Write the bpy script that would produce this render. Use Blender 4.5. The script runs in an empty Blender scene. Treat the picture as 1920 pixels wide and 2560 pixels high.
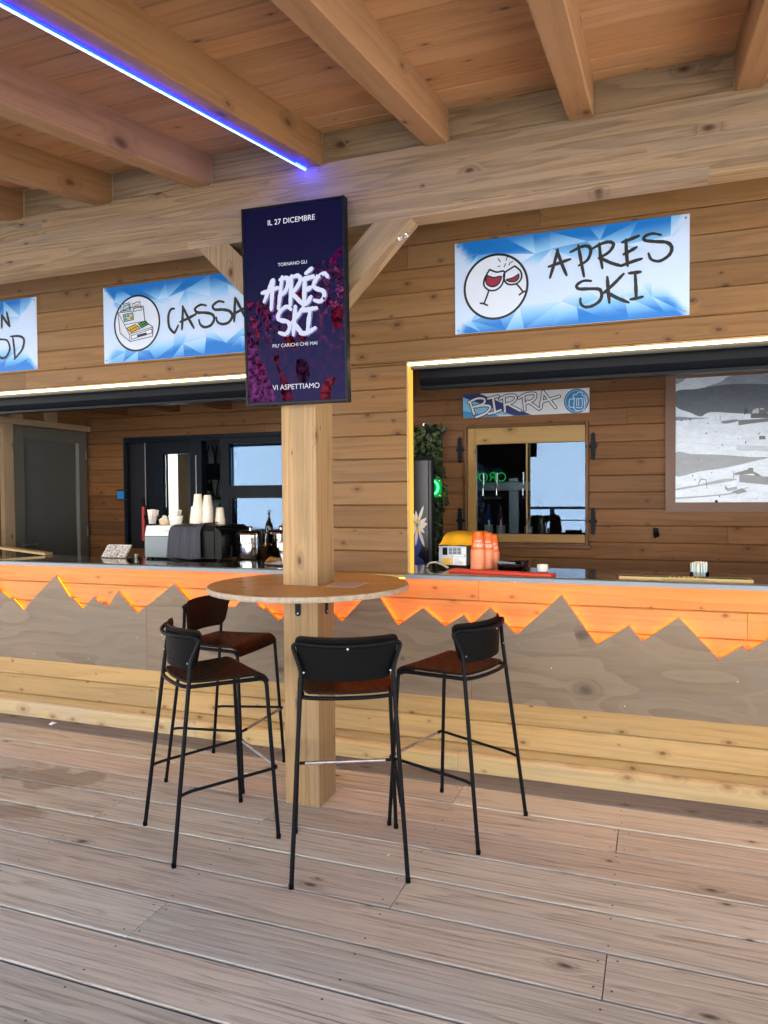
import bpy, math, random
from math import sin, cos, pi, radians
from mathutils import Vector, Matrix
random.seed(11)
SC = bpy.context.scene
COL = SC.collection

# ------------------------------------------------------------------ camera
YAW, PIT, ROL = radians(20.15730572), radians(1.50106288), radians(0.45858498)
def cam_axes(y, p, r):
    right = Vector((cos(y), sin(y), 0)); fwd = Vector((-sin(y), cos(y), 0)); down = Vector((0, 0, -1))
    fwd, down = fwd*cos(p)+down*sin(p), down*cos(p)-fwd*sin(p)
    right, down = right*cos(r)+down*sin(r), down*cos(r)-right*sin(r)
    return right, -down, -fwd
cd = bpy.data.cameras.new('camera'); cam = bpy.data.objects.new('camera', cd); COL.objects.link(cam)
rx, up, bk = cam_axes(YAW, PIT, ROL)
mw = Matrix(((rx.x, up.x, bk.x, 0), (rx.y, up.y, bk.y, 0), (rx.z, up.z, bk.z, 1.56), (0, 0, 0, 1)))
cam.matrix_world = mw
cd.sensor_fit = 'HORIZONTAL'; cd.sensor_width = 36; cd.lens = 1824.9/1920*36
cd.clip_start = 0.05; cd.clip_end = 2000
SC.camera = cam

# ------------------------------------------------------------------ world, sun, exposure
SUN_EL, SUN_ROT = radians(34), radians(25)          # the sun stands behind the building
w = bpy.data.worlds.new('World'); SC.world = w; w.use_nodes = True
nt = w.node_tree; nt.nodes.clear()
sky = nt.nodes.new('ShaderNodeTexSky'); sky.sky_type = 'NISHITA'; sky.sun_disc = False
sky.sun_elevation = SUN_EL; sky.sun_rotation = SUN_ROT; sky.altitude = 1500; sky.air_density = 1.0; sky.dust_density = 1.5
bg = nt.nodes.new('ShaderNodeBackground'); bg.inputs[1].default_value = 0.06
wo = nt.nodes.new('ShaderNodeOutputWorld')
nt.links.new(sky.outputs[0], bg.inputs[0]); nt.links.new(bg.outputs[0], wo.inputs[0])
sl = bpy.data.lights.new('sun', 'SUN'); sl.energy = 5.0; sl.angle = radians(0.6); sl.color = (1, 0.91, 0.79)
so = bpy.data.objects.new('sun', sl); COL.objects.link(so)
sd = Vector((sin(SUN_ROT)*cos(SUN_EL), cos(SUN_ROT)*cos(SUN_EL), sin(SUN_EL)))
so.rotation_euler = sd.to_track_quat('Z', 'Y').to_euler()
SC.view_settings.view_transform = 'Standard'; SC.view_settings.look = 'None'
EXPO = 2.87; EK = 2.0**-EXPO      # lamps and screens are given in display values
SC.view_settings.exposure = EXPO; SC.view_settings.gamma = 1.0
SC.render.engine = 'CYCLES'
SC.cycles.use_denoising = True
SC.cycles.max_bounces = 10; SC.cycles.diffuse_bounces = 6; SC.cycles.transparent_max_bounces = 12
SC.cycles.sample_clamp_indirect = 6
SC.cycles.caustics_reflective = False; SC.cycles.caustics_refractive = False

# ------------------------------------------------------------------ helpers
def nd(nt, typ, ins=None, **props):
    n = nt.nodes.new('ShaderNode'+typ)
    for k, v in props.items(): setattr(n, k, v)
    for k, v in (ins or {}).items():
        if isinstance(v, bpy.types.NodeSocket): nt.links.new(v, n.inputs[k])
        else: n.inputs[k].default_value = v
    return n
def mth(nt, op, a, b=0.0, c=0.0, clamp=False):
    return nd(nt, 'Math', {0: a, 1: b, 2: c}, operation=op, use_clamp=clamp).outputs[0]
def mixc(nt, f, a, b, mode='MIX'):
    def c4(x): return x if isinstance(x, bpy.types.NodeSocket) else (x[0], x[1], x[2], 1)
    return nd(nt, 'MixRGB', {0: f, 1: c4(a), 2: c4(b)}, blend_type=mode).outputs[0]
def mrange(nt, v, a, b, c=0.0, d=1.0, smooth=True):
    return nd(nt, 'MapRange', {0: v, 1: a, 2: b, 3: c, 4: d}, interpolation_type='SMOOTHSTEP' if smooth else 'LINEAR').outputs[0]
def newmat(name):
    m = bpy.data.materials.new(name); m.use_nodes = True; nt = m.node_tree; nt.nodes.clear()
    o = nt.nodes.new('ShaderNodeOutputMaterial'); return m, nt, o
def plain(name, col, rough=0.5, metal=0.0, spec=0.5, var=0.0, bump=0.0, bscale=200.0, coat=0.0):
    m, nt, o = newmat(name)
    b = nd(nt, 'BsdfPrincipled', {'Base Color': (*col, 1), 'Roughness': rough, 'Metallic': metal, 'Specular IOR Level': spec, 'Coat Weight': coat})
    if var or bump:
        tc = nd(nt, 'TexCoord').outputs['Object']
        no = nd(nt, 'TexNoise', {'Vector': tc, 'Scale': bscale*0.05, 'Detail': 4.0}).outputs[0]
        if var:
            f = mrange(nt, no, 0.3, 0.7, 1-var, 1+var, False)
            nt.links.new(mixc(nt, 1.0, col, nd(nt, 'CombineXYZ', {0: f, 1: f, 2: f}).outputs[0], 'MULTIPLY'), b.inputs['Base Color'])
            nt.links.new(mrange(nt, no, 0.3, 0.7, rough*0.85, min(1, rough*1.2), False), b.inputs['Roughness'])
        if bump:
            n2 = nd(nt, 'TexNoise', {'Vector': tc, 'Scale': bscale, 'Detail': 3.0}).outputs[0]
            nt.links.new(nd(nt, 'Bump', {'Strength': bump, 'Distance': 0.002, 'Height': n2}).outputs[0], b.inputs['Normal'])
    nt.links.new(b.outputs[0], o.inputs[0]); return m
def emit(name, col, s):
    m, nt, o = newmat(name)
    nt.links.new(nd(nt, 'Emission', {0: (*col, 1), 1: s}).outputs[0], o.inputs[0]); return m
def painted(name, rough=0.45, coat=0.0, em=0.0, soft=False):
    """printed or painted surface whose colour is stored per face"""
    m, nt, o = newmat(name)
    a = nd(nt, 'Attribute', attribute_name='col').outputs['Color']
    if em:
        if soft:
            tc = nd(nt, 'TexCoord').outputs['Object']; n = nd(nt, 'TexNoise', {'Vector': tc, 'Scale': 38.0, 'Detail': 5.0, 'Roughness': 0.65}).outputs[0]
            f = mrange(nt, n, 0.36, 0.66, 0.12, 1.35); a = mixc(nt, 1.0, a, nd(nt, 'CombineXYZ', {0: f, 1: f, 2: f}).outputs[0], 'MULTIPLY')
        nt.links.new(nd(nt, 'Emission', {0: a, 1: em}).outputs[0], o.inputs[0]); return m
    b = nd(nt, 'BsdfPrincipled', {'Base Color': a, 'Roughness': rough, 'Coat Weight': coat})
    nt.links.new(b.outputs[0], o.inputs[0]); return m
def glass(name, tint=(0.9, 0.95, 0.95), refl=1.0, gc=(0.95, 0.97, 1.0)):
    m, nt, o = newmat(name)
    t = nd(nt, 'BsdfTransparent', {0: (*tint, 1)}); g = nd(nt, 'BsdfGlossy', {'Color': (*gc, 1), 'Roughness': 0.01})
    f = nd(nt, 'Fresnel', {'IOR': 1.5}).outputs[0]
    f = mth(nt, 'MULTIPLY', f, refl, clamp=True)
    nt.links.new(nd(nt, 'MixShader', {0: f, 1: t.outputs[0], 2: g.outputs[0]}).outputs[0], o.inputs[0]); return m

def wood(name, light, dark, knotc=(0.05, 0.022, 0.01), vs=(0.32, 8.5, 8.5), bands=8.0, amt=0.5, fib=0.42, knots=0.5, ks=(3.6, 6.0, 6.0),
         kr=0.075, gray=None, gamt=0.0, gscale=2.0, rough=0.6, bump=0.35, tint=0.3, ply=False, satin=0.0, stains=(), streak=1.3, hue=0.15, lines=0.0, fibs=(7, 190, 190)):
    m, nt, o = newmat(name)
    wc = nd(nt, 'Attribute', attribute_name='wc').outputs['Vector']
    pr = nd(nt, 'Attribute', attribute_name='pr').outputs['Fac']
    def sc(v): return nd(nt, 'VectorMath', {0: wc, 1: v}, operation='MULTIPLY').outputs[0]
    wrp = nd(nt, 'TexNoise', {'Vector': sc((5, 9, 9)), 'Scale': 1.0, 'Detail': 2.0})
    h = nd(nt, 'TexNoise', {'Vector': sc(vs), 'Scale': 1.0, 'Detail': 1.5, 'Roughness': 0.45}).outputs[0]
    vk = nd(nt, 'VectorMath', {0: sc(ks), 1: nd(nt, 'VectorMath', {0: wrp.outputs['Color'], 1: (0.12, 0.12, 0.12)}, operation='MULTIPLY').outputs[0]}, operation='ADD').outputs[0]
    sk = nd(nt, 'SeparateXYZ', {0: vk})
    vk2 = nd(nt, 'CombineXYZ', {0: sk.outputs[0], 1: mth(nt, 'ADD', sk.outputs[1], sk.outputs[2])}).outputs[0]
    vor = nd(nt, 'TexVoronoi', {'Vector': vk2, 'Scale': 1.0}, voronoi_dimensions='2D')
    d = vor.outputs['Distance']
    sep = nd(nt, 'SeparateColor', {0: vor.outputs['Color']})
    gate = mth(nt, 'LESS_THAN', sep.outputs[0], knots)
    size = mrange(nt, sep.outputs[1], 0, 1, 0.4, 1.6, False)
    dn = mth(nt, 'DIVIDE', d, mth(nt, 'MULTIPLY', size, kr))
    kf = mth(nt, 'MULTIPLY', gate, mrange(nt, dn, 1.15, 0.75))
    kcore = mth(nt, 'MULTIPLY', gate, mrange(nt, dn, 0.75, 0.25))
    halo = mth(nt, 'MULTIPLY', gate, mrange(nt, dn, 3.4, 0.6))
    hh = mth(nt, 'ADD', mth(nt, 'MULTIPLY', h, bands), mth(nt, 'MULTIPLY', halo, 1.3))
    hh = mth(nt, 'ADD', hh, mth(nt, 'MULTIPLY', wrp.outputs[0], 0.35))
    saw = mth(nt, 'FRACT', hh)
    fibn = nd(nt, 'TexNoise', {'Vector': sc(fibs), 'Scale': 1.0, 'Detail': 3.0, 'Roughness': 0.6}).outputs[0]
    if ply:
        ridge = mrange(nt, mth(nt, 'ABSOLUTE', mth(nt, 'SUBTRACT', saw, 0.5)), 0.06, 0.0)
        band = mth(nt, 'ADD', mth(nt, 'MULTIPLY', saw, 0.75), mth(nt, 'MULTIPLY', ridge, -0.55))
    else:
        band = mth(nt, 'POWER', saw, 1.6)
        band = mth(nt, 'MULTIPLY', band, mrange(nt, saw, 1.0, 0.88))
    strk = nd(nt, 'TexNoise', {'Vector': sc((1.5, 42, 42)), 'Scale': 1.0, 'Detail': 5.0, 'Roughness': 0.65}).outputs[0]
    blot = nd(nt, 'TexNoise', {'Vector': sc((1.3, gscale*2.2, gscale*2.2)), 'Scale': 1.0, 'Detail': 4.0, 'Roughness': 0.6}).outputs[0]
    f = mth(nt, 'ADD', mth(nt, 'MULTIPLY', band, amt), mth(nt, 'MULTIPLY', mth(nt, 'SUBTRACT', fibn, 0.5), fib*2))
    f = mth(nt, 'ADD', f, mth(nt, 'MULTIPLY', mth(nt, 'SUBTRACT', blot, 0.5), 0.9))
    f = mth(nt, 'ADD', f, mth(nt, 'MULTIPLY', mth(nt, 'SUBTRACT', strk, 0.5), streak), clamp=True)
    c = mixc(nt, f, light, dark)
    if gray: c = mixc(nt, mth(nt, 'MULTIPLY', mrange(nt, blot, 0.42, 0.68), gamt), c, gray)
    if lines:                                       # fine dark checks and raised grain
        for lv, lw, la in (((0.7, 24, 24), 0.016, 1.0), ((1.6, 60, 60), 0.030, 0.7)):
            ln_ = nd(nt, 'TexNoise', {'Vector': sc(lv), 'Scale': 1.0, 'Detail': 1.0, 'Roughness': 0.4}).outputs[0]
            k_ = mrange(nt, mth(nt, 'ABSOLUTE', mth(nt, 'SUBTRACT', ln_, 0.5)), lw, lw*0.25)
            k_ = mth(nt, 'MULTIPLY', k_, mrange(nt, fibn, 0.38, 0.6))
            c = mixc(nt, mth(nt, 'MULTIPLY', k_, lines*la), c, tuple(0.42*q for q in dark))
    c = mixc(nt, mth(nt, 'MULTIPLY', halo, 0.42), c, tuple(0.6*a+0.4*b for a, b in zip(dark, knotc)))
    c = mixc(nt, mth(nt, 'MULTIPLY', kf, 0.75), c, tuple(0.45*a+0.55*b for a, b in zip(dark, knotc)))
    c = mixc(nt, mth(nt, 'MULTIPLY', kcore, 0.75), c, knotc)
    p2 = mth(nt, 'FRACT', mth(nt, 'MULTIPLY', pr, 7.31))
    tv = mrange(nt, pr, 0, 1, 1-tint, 1+tint*0.8, False)
    tb = mth(nt, 'MULTIPLY', tv, mrange(nt, p2, 0, 1, 1-hue, 1+hue*0.9, False))
    c = mixc(nt, 1.0, c, nd(nt, 'CombineXYZ', {0: tv, 1: mth(nt, 'MULTIPLY', tv, mrange(nt, p2, 0, 1, 0.96, 1.03, False)), 2: tb}).outputs[0], 'MULTIPLY')
    rg = mrange(nt, blot, 0.3, 0.7, rough*0.85, min(1, rough*1.15), False)
    if stains:
        oc = nd(nt, 'TexCoord').outputs['Object']
        nz = nd(nt, 'TexNoise', {'Vector': oc, 'Scale': 5.0, 'Detail': 4.0})
        for (sx, sy, rx_, ry_, a_) in stains:
            q = nd(nt, 'VectorMath', {0: nd(nt, 'VectorMath', {0: oc, 1: (sx, sy, 0)}, operation='SUBTRACT').outputs[0], 1: (1/rx_, 1/ry_, 0)}, operation='MULTIPLY').outputs[0]
            ln = nd(nt, 'VectorMath', {0: q}, operation='LENGTH').outputs['Value']
            ln = mth(nt, 'ADD', ln, mth(nt, 'MULTIPLY', mth(nt, 'SUBTRACT', nz.outputs[0], 0.5), 2.4))
            c = mixc(nt, mrange(nt, ln, 1.05, 0.7, 0, a_), c, (0.36, 0.27, 0.22), 'MULTIPLY')
    b = nd(nt, 'BsdfPrincipled', {'Base Color': c, 'Roughness': rg, 'Specular IOR Level': 0.35, 'Coat Weight': satin, 'Coat Roughness': 0.25})
    hg = mth(nt, 'ADD', mth(nt, 'MULTIPLY', fibn, 0.7), mth(nt, 'MULTIPLY', band, -0.5))
    hg = mth(nt, 'ADD', hg, mth(nt, 'MULTIPLY', strk, -0.8))
    hg = mth(nt, 'ADD', hg, mth(nt, 'MULTIPLY', kf, 0.3))
    nt.links.new(nd(nt, 'Bump', {'Strength': bump, 'Distance': 0.0015, 'Height': hg}).outputs[0], b.inputs['Normal'])
    nt.links.new(b.outputs[0], o.inputs[0]); return m

class MB:
    """collects shapes and links them as ONE mesh object"""
    def __init__(s, T=None):
        s.v = []; s.f = []; s.mi = []; s.wc = []; s.pr = []; s.col = []; s.sm = []; s.T = T
    def add(s, vs, fs, mi=0, wc=None, pr=None, col=(1, 1, 1), sm=False):
        o = len(s.v); p = random.random() if pr is None else pr
        for i, q in enumerate(vs):
            q = Vector(q); s.wc.append(tuple(wc[i]) if wc else tuple(q)); s.v.append(tuple(s.T @ q) if s.T else tuple(q))
            s.pr.append(p); s.col.append(col)
        for f in fs: s.f.append([o+i for i in f]); s.mi.append(mi); s.sm.append(sm)
    def prism(s, prof, a0, a1, ax='x', mi=0, pr=None, col=(1, 1, 1), caps=True, off=None, sm=False):
        n = len(prof); vs = []; wc = []
        if off is None: off = (random.uniform(0, 60), random.uniform(0, 30), random.uniform(0, 30))
        for a in (a0, a1):
            for p, q in prof:
                vs.append({'x': (a, p, q), 'y': (p, a, q), 'z': (p, q, a)}[ax]); wc.append((a+off[0], p+off[1], q+off[2]))
        fs = [(i, (i+1) % n, n+(i+1) % n, n+i) for i in range(n)]
        if caps: fs += [tuple(range(n-1, -1, -1)), tuple(range(n, 2*n))]
        s.add(vs, fs, mi, wc, pr, col, sm)
    def box(s, x0, x1, y0, y1, z0, z1, ax='x', ch=0.0, **k):
        r = {'x': (y0, y1, z0, z1, x0, x1), 'y': (x0, x1, z0, z1, y0, y1), 'z': (x0, x1, y0, y1, z0, z1)}[ax]
        p0, p1, q0, q1, a0, a1 = r
        if ch: prof = [(p0+ch, q0), (p1-ch, q0), (p1, q0+ch), (p1, q1-ch), (p1-ch, q1), (p0+ch, q1), (p0, q1-ch), (p0, q0+ch)]
        else: prof = [(p0, q0), (p1, q0), (p1, q1), (p0, q1)]
        s.prism(prof, a0, a1, ax, **k)
    def tube(s, pts, r, seg=8, mi=0, closed=False, col=(1, 1, 1), cap=True):
        P = [Vector(p) for p in pts]; n = len(P); rr = r if isinstance(r, (list, tuple)) else [r]*n
        t0 = (P[1]-P[0]).normalized(); up = Vector((0, 0, 1)) if abs(t0.z) < 0.9 else Vector((0, 1, 0))
        N = t0.cross(up).normalized(); vs = []
        for i in range(n):
            if closed: t = P[(i+1) % n]-P[i-1]
            else: t = P[min(i+1, n-1)]-P[max(i-1, 0)]
            t.normalize(); N = (N-t*N.dot(t)).normalized(); B = t.cross(N)
            for k in range(seg):
                a = 2*pi*k/seg; vs.append(P[i]+(N*cos(a)+B*sin(a))*rr[i])
        fs = []
        for i in range(n if closed else n-1):
            j = (i+1) % n
            for k in range(seg): fs.append((i*seg+k, i*seg+(k+1) % seg, j*seg+(k+1) % seg, j*seg+k))
        if cap and not closed: fs += [tuple(range(seg-1, -1, -1)), tuple(range((n-1)*seg, n*seg))]
        s.add(vs, fs, mi, None, None, col, True)
    def lathe(s, prof, c=(0, 0, 0), seg=24, mi=0, col=(1, 1, 1), sx=1.0, sy=1.0):
        vs = []; n = len(prof)
        for r, z in prof:
            for k in range(seg):
                a = 2*pi*k/seg; vs.append((c[0]+r*cos(a)*sx, c[1]+r*sin(a)*sy, c[2]+z))
        fs = [(i*seg+k, i*seg+(k+1) % seg, (i+1)*seg+(k+1) % seg, (i+1)*seg+k) for i in range(n-1) for k in range(seg)]
        fs += [tuple(range(seg-1, -1, -1)), tuple(range((n-1)*seg, n*seg))]
        s.add(vs, fs, mi, None, None, col, True)
    def ball(s, c, r, seg=12, rings=8, mi=0, col=(1, 1, 1), sc=(1, 1, 1), jit=0.0):
        vs = [(c[0], c[1], c[2]-r*sc[2])]
        for i in range(1, rings):
            a = -pi/2+pi*i/rings
            for k in range(seg):
                b = 2*pi*k/seg; q = r*(1+random.uniform(-jit, jit))
                vs.append((c[0]+q*cos(a)*cos(b)*sc[0], c[1]+q*cos(a)*sin(b)*sc[1], c[2]+q*sin(a)*sc[2]))
        vs.append((c[0], c[1], c[2]+r*sc[2])); L = len(vs)-1
        fs = [(0, 1+(k+1) % seg, 1+k) for k in range(seg)]
        for i in range(rings-2):
            for k in range(seg): fs.append((1+i*seg+k, 1+i*seg+(k+1) % seg, 1+(i+1)*seg+(k+1) % seg, 1+(i+1)*seg+k))
        fs += [(L, 1+(rings-2)*seg+k, 1+(rings-2)*seg+(k+1) % seg) for k in range(seg)]
        s.add(vs, fs, mi, None, None, col, True)
    def shell(s, G, th, mi=0, col=(1, 1, 1)):
        """a sheet with thickness over a grid of points"""
        R, Cc = len(G), len(G[0]); top = []; bot = []
        for i in range(R):
            for j in range(Cc):
                du = Vector(G[i][min(j+1, Cc-1)])-Vector(G[i][max(j-1, 0)]); dv = Vector(G[min(i+1, R-1)][j])-Vector(G[max(i-1, 0)][j])
                nn = du.cross(dv); nn = nn.normalized() if nn.length > 1e-9 else Vector((0, 0, 1))
                p = Vector(G[i][j]); top.append(p+nn*th/2); bot.append(p-nn*th/2)
        n = R*Cc; fs = []
        for i in range(R-1):
            for j in range(Cc-1):
                a, b, c_, d_ = i*Cc+j, i*Cc+j+1, (i+1)*Cc+j+1, (i+1)*Cc+j
                fs += [(a, b, c_, d_), (n+d_, n+c_, n+b, n+a)]
        ed = [j for j in range(Cc)]+[i*Cc+Cc-1 for i in range(1, R)]+[(R-1)*Cc+j for j in range(Cc-2, -1, -1)]+[i*Cc for i in range(R-2, 0, -1)]
        for q in range(len(ed)):
            a, b = ed[q], ed[(q+1) % len(ed)]; fs.append((a, n+a, n+b, b))
        s.add(top+bot, fs, mi, None, None, col, True)
    def poly(s, pts, mi=0, col=(1, 1, 1)):
        s.add(pts, [tuple(range(len(pts)))], mi, None, None, col)
    def ribbon(s, pts, wd, put, dep=0.0, mi=0, col=(1, 1, 1), taper=0.0, rnd=0.0, n=5):
        """a brush stroke: a flat band along a 2-D path; put(u, v, d) sets it on its surface"""
        P = smooth(pts, n) if len(pts) > 2 else [Vector((*p, 0)) for p in lin(pts, 8)]
        m_ = len(P); vs = []; L = []
        for i in range(m_):
            t = (P[min(i+1, m_-1)]-P[max(i-1, 0)]); t.normalize(); N = Vector((-t.y, t.x, 0))
            q = i/(m_-1); ww = wd/2*(1-taper*abs(2*q-1)**3)*(1+random.uniform(-rnd, rnd))
            L.append((P[i]+N*ww, P[i]-N*ww, t, ww))
        def cap(p, t, ww, sg):
            o_ = []
            N = Vector((-t.y, t.x, 0))
            for k in range(1, 5):
                a = pi*k/5; o_.append(p+(N*cos(a)+t*sg*sin(a))*ww)
            return o_
        ring = [a for a, b, t, w_ in L]+cap(P[-1], L[-1][2], L[-1][3], 1)+[b for a, b, t, w_ in reversed(L)]+list(reversed(cap(P[0], L[0][2], L[0][3], -1)))
        vs = [put(p.x, p.y, dep) for p in ring]; k = len(L)
        fs = [(i, i+1, k+4+(k-1-i)-1, k+4+(k-1-i)) for i in range(k-1)]
        fs.append(tuple([k-1]+list(range(k, k+4))+[k+4])); nn = len(ring)
        fs.append(tuple([2*k+3]+list(range(2*k+4, 2*k+8))+[0]))
        s.add(vs, fs, mi, None, None, col)
    def build(s, name, mats, parent=None, auto=40, keep=False):
        me = bpy.data.meshes.new(name); me.from_pydata(s.v, [], s.f)
        if not isinstance(mats, (list, tuple)): mats = [mats]
        for m in mats: me.materials.append(m)
        me.polygons.foreach_set('material_index', s.mi); me.polygons.foreach_set('use_smooth', s.sm)
        a = me.attributes.new('wc', 'FLOAT_VECTOR', 'POINT'); a.data.foreach_set('vector', [x for q in s.wc for x in q])
        a = me.attributes.new('pr', 'FLOAT', 'POINT'); a.data.foreach_set('value', s.pr)
        a = me.attributes.new('col', 'FLOAT_COLOR', 'POINT'); a.data.foreach_set('color', [x for q in s.col for x in (*q, 1)])
        if not keep:
            import bmesh
            bm = bmesh.new(); bm.from_mesh(me); bmesh.ops.recalc_face_normals(bm, faces=bm.faces); bm.to_mesh(me); bm.free()
        if any(s.sm): me.set_sharp_from_angle(angle=radians(auto))
        me.update(); o = bpy.data.objects.new(name, me); COL.objects.link(o)
        if parent: o.parent = parent
        return o
def lin(p, n): return [tuple(a+(b-a)*i/(n-1) for a, b in zip(p[0], p[-1])) for i in range(n)]
def smooth(pts, n=6, closed=False):
    P = [Vector((*p, 0)) if len(p) == 2 else Vector(p) for p in pts]; o = []; m = len(P)
    for i in range(m if closed else m-1):
        p0 = P[(i-1) % m] if closed else P[max(i-1, 0)]; p1 = P[i]; p2 = P[(i+1) % m]; p3 = P[(i+2) % m] if closed else P[min(i+2, m-1)]
        for k in range(n):
            t = k/n; o.append(0.5*((2*p1)+(p2-p0)*t+(2*p0-5*p1+4*p2-p3)*t*t+(3*p1-p0-3*p2+p3)*t**3))
    if not closed: o.append(P[-1])
    return o
def fillet(pts, r, n=6):
    P = [Vector(p) for p in pts]; o = [P[0]]
    for i in range(1, len(P)-1):
        a = (P[i-1]-P[i]); b = (P[i+1]-P[i]); q = min(r, a.length*0.49, b.length*0.49)
        s_, e_ = P[i]+a.normalized()*q, P[i]+b.normalized()*q
        for k in range(n+1):
            t = k/n; o.append(s_*(1-t)**2+P[i]*2*t*(1-t)+e_*t*t)
    o.append(P[-1]); return o
def thing(name, label, cat, loc=(0, 0, 0), rz=0.0, group=None, rx_=0.0):
    o = bpy.data.objects.new(name, None); COL.objects.link(o); o.empty_display_size = 0.1
    o.location = loc; o.rotation_euler = (rx_, 0, rz); o['label'] = label; o['category'] = cat
    if group: o['group'] = group
    return o
def tag(o, label, cat, group=None, kind=None):
    o['label'] = label; o['category'] = cat
    if group: o['group'] = group
    if kind: o['kind'] = kind
    return o
def struct(o): o['kind'] = 'structure'; return o
def text_mesh(txt, width, height=None):
    """the outline of a line of lettering, centred, as vertices and faces in x, z"""
    cu = bpy.data.curves.new('t', 'FONT'); cu.body = txt; cu.offset = 0.0; cu.align_x = 'CENTER'; cu.align_y = 'CENTER'
    ob = bpy.data.objects.new('t', cu); COL.objects.link(ob)
    dg = bpy.context.evaluated_depsgraph_get(); me = bpy.data.meshes.new_from_object(ob.evaluated_get(dg))
    vs = [v.co.copy() for v in me.vertices]; fs = [tuple(p.vertices) for p in me.polygons]
    bpy.data.objects.remove(ob); bpy.data.curves.remove(cu); bpy.data.meshes.remove(me)
    x0 = min(v.x for v in vs); x1 = max(v.x for v in vs); y0 = min(v.y for v in vs); y1 = max(v.y for v in vs)
    k = width/(x1-x0); kz = k if height is None else height/(y1-y0)
    return [((v.x-(x0+x1)/2)*k, (v.y-(y0+y1)/2)*kz) for v in vs], fs
SKYLINE = [(-4.3833,0.8921),(-4.2887,0.8311),(-4.2659,0.8407),(-4.1591,0.7529),(-3.8628,1.0097),(-3.7452,0.8608),(-3.7241,0.8666),(-3.6358,0.7887),(-3.5335,0.8754),(-3.4888,0.8348),(-3.4634,0.8433),(-3.4189,0.8136),(-3.3341,0.9199),(-3.1806,0.7822),(-3.1085,0.8295),(-2.8908,0.988),(-2.7555,0.8574),(-2.4367,0.8592),(-2.4053,0.8894),(-2.3563,0.9487),(-2.2951,0.8909),(-2.239,0.8467),(-2.2247,0.8624),(-2.1305,0.7882),(-2.03,0.8879),(-1.9385,0.9653),(-1.7626,0.8478),(-1.7151,0.8061),(-1.5126,1.0121),(-1.3651,0.8013),(-1.2155,0.9089),(-1.0862,0.8113),(-0.9775,0.8829),(-0.9375,0.8294),(-0.8302,0.9306),(-0.6861,0.7888),(-0.4469,1.0157),(-0.2693,0.7611),(-0.11,0.8712),(-0.0442,0.7927),(0.1283,0.9235),(0.3123,0.7266),(0.419,0.7998),(0.4407,0.7739),(0.5295,0.8415),(0.6625,0.9435)]
APRES = [[(-0.4666,2.8342),(-0.4871,2.7578),(-0.5077,2.6908)],[(-0.4714,2.8323),(-0.4476,2.7594),(-0.4215,2.6936)],[(-0.5148,2.7488),(-0.4572,2.7629),(-0.4025,2.7759)],[(-0.3623,2.8431),(-0.3483,2.76),(-0.3332,2.6768)],[(-0.4024,2.812),(-0.3506,2.8321),(-0.3156,2.8326),(-0.2993,2.808),(-0.3156,2.7622),(-0.3601,2.7373)],[(-0.2577,2.8386),(-0.2508,2.7724),(-0.2416,2.7096)],[(-0.2982,2.8138),(-0.2462,2.836),(-0.2061,2.8405),(-0.1867,2.8239),(-0.2095,2.7889),(-0.26,2.764)],[(-0.2554,2.767),(-0.2004,2.7334),(-0.1459,2.7106)],[(-0.1268,2.8423),(-0.1234,2.775),(-0.1177,2.7074)],[(-0.146,2.8306),(-0.1044,2.8418),(-0.0631,2.8541)],[(-0.138,2.7685),(-0.1043,2.7833),(-0.0742,2.7983)],[(-0.1527,2.7114),(-0.0987,2.7264),(-0.0486,2.7369)],[(0.0414,2.8443),(0.0009,2.8564),(-0.0354,2.8471),(-0.0343,2.8272),(0.012,2.8156),(0.0687,2.8039),(0.0915,2.7758),(0.0797,2.7404),(0.0362,2.7155),(-0.0033,2.727),(-0.0176,2.7589)],[(-0.2983,2.6515),(-0.3367,2.6556),(-0.3696,2.6374),(-0.3602,2.6172),(-0.3041,2.6114),(-0.2578,2.6043),(-0.2451,2.5768),(-0.2555,2.5445),(-0.2925,2.5218),(-0.3298,2.5205),(-0.3497,2.5392),(-0.352,2.5659)],[(-0.2175,2.6642),(-0.2129,2.5961),(-0.2072,2.5303)],[(-0.1369,2.6708),(-0.1867,2.623),(-0.237,2.5808)],[(-0.229,2.5918),(-0.1719,2.5529),(-0.1131,2.5224)],[(-0.0819,2.6706),(-0.0785,2.6058),(-0.0762,2.5388)],[(-0.1121,2.6704),(-0.0819,2.6706),(-0.054,2.671)],[(-0.1053,2.5369),(-0.0739,2.5397),(-0.0439,2.545)]]
APRES_ICON = [[(-0.83,2.7694),(-0.8557,2.7284),(-0.8623,2.6915),(-0.8432,2.6644),(-0.8152,2.654),(-0.7847,2.6609),(-0.7593,2.6894),(-0.7502,2.7493),(-0.7919,2.7515),(-0.83,2.7694)],[(-0.8343,2.6572),(-0.8472,2.6234),(-0.8615,2.5896)],[(-0.882,2.5928),(-0.8615,2.5871),(-0.8436,2.5778)],[(-0.6938,2.7728),(-0.6641,2.7447),(-0.6567,2.7119),(-0.6742,2.6841),(-0.7079,2.6753),(-0.7391,2.686),(-0.7529,2.7173),(-0.749,2.7417),(-0.7201,2.7596),(-0.6938,2.7728)],[(-0.6842,2.6765),(-0.6668,2.6549),(-0.6508,2.6323)],[(-0.6694,2.6169),(-0.6496,2.6297),(-0.6286,2.635)],[(-0.784,2.8228),(-0.7714,2.8052)],[(-0.7248,2.8345),(-0.7374,2.8199),(-0.74,2.809)],[(-0.7037,2.7986),(-0.72,2.7918),(-0.7238,2.7811)],[(-0.7514,2.7743),(-0.7425,2.7919)],[(-0.7842,2.7805),(-0.7741,2.7819)],[(-0.7163,2.7604),(-0.7088,2.767)]]
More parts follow.
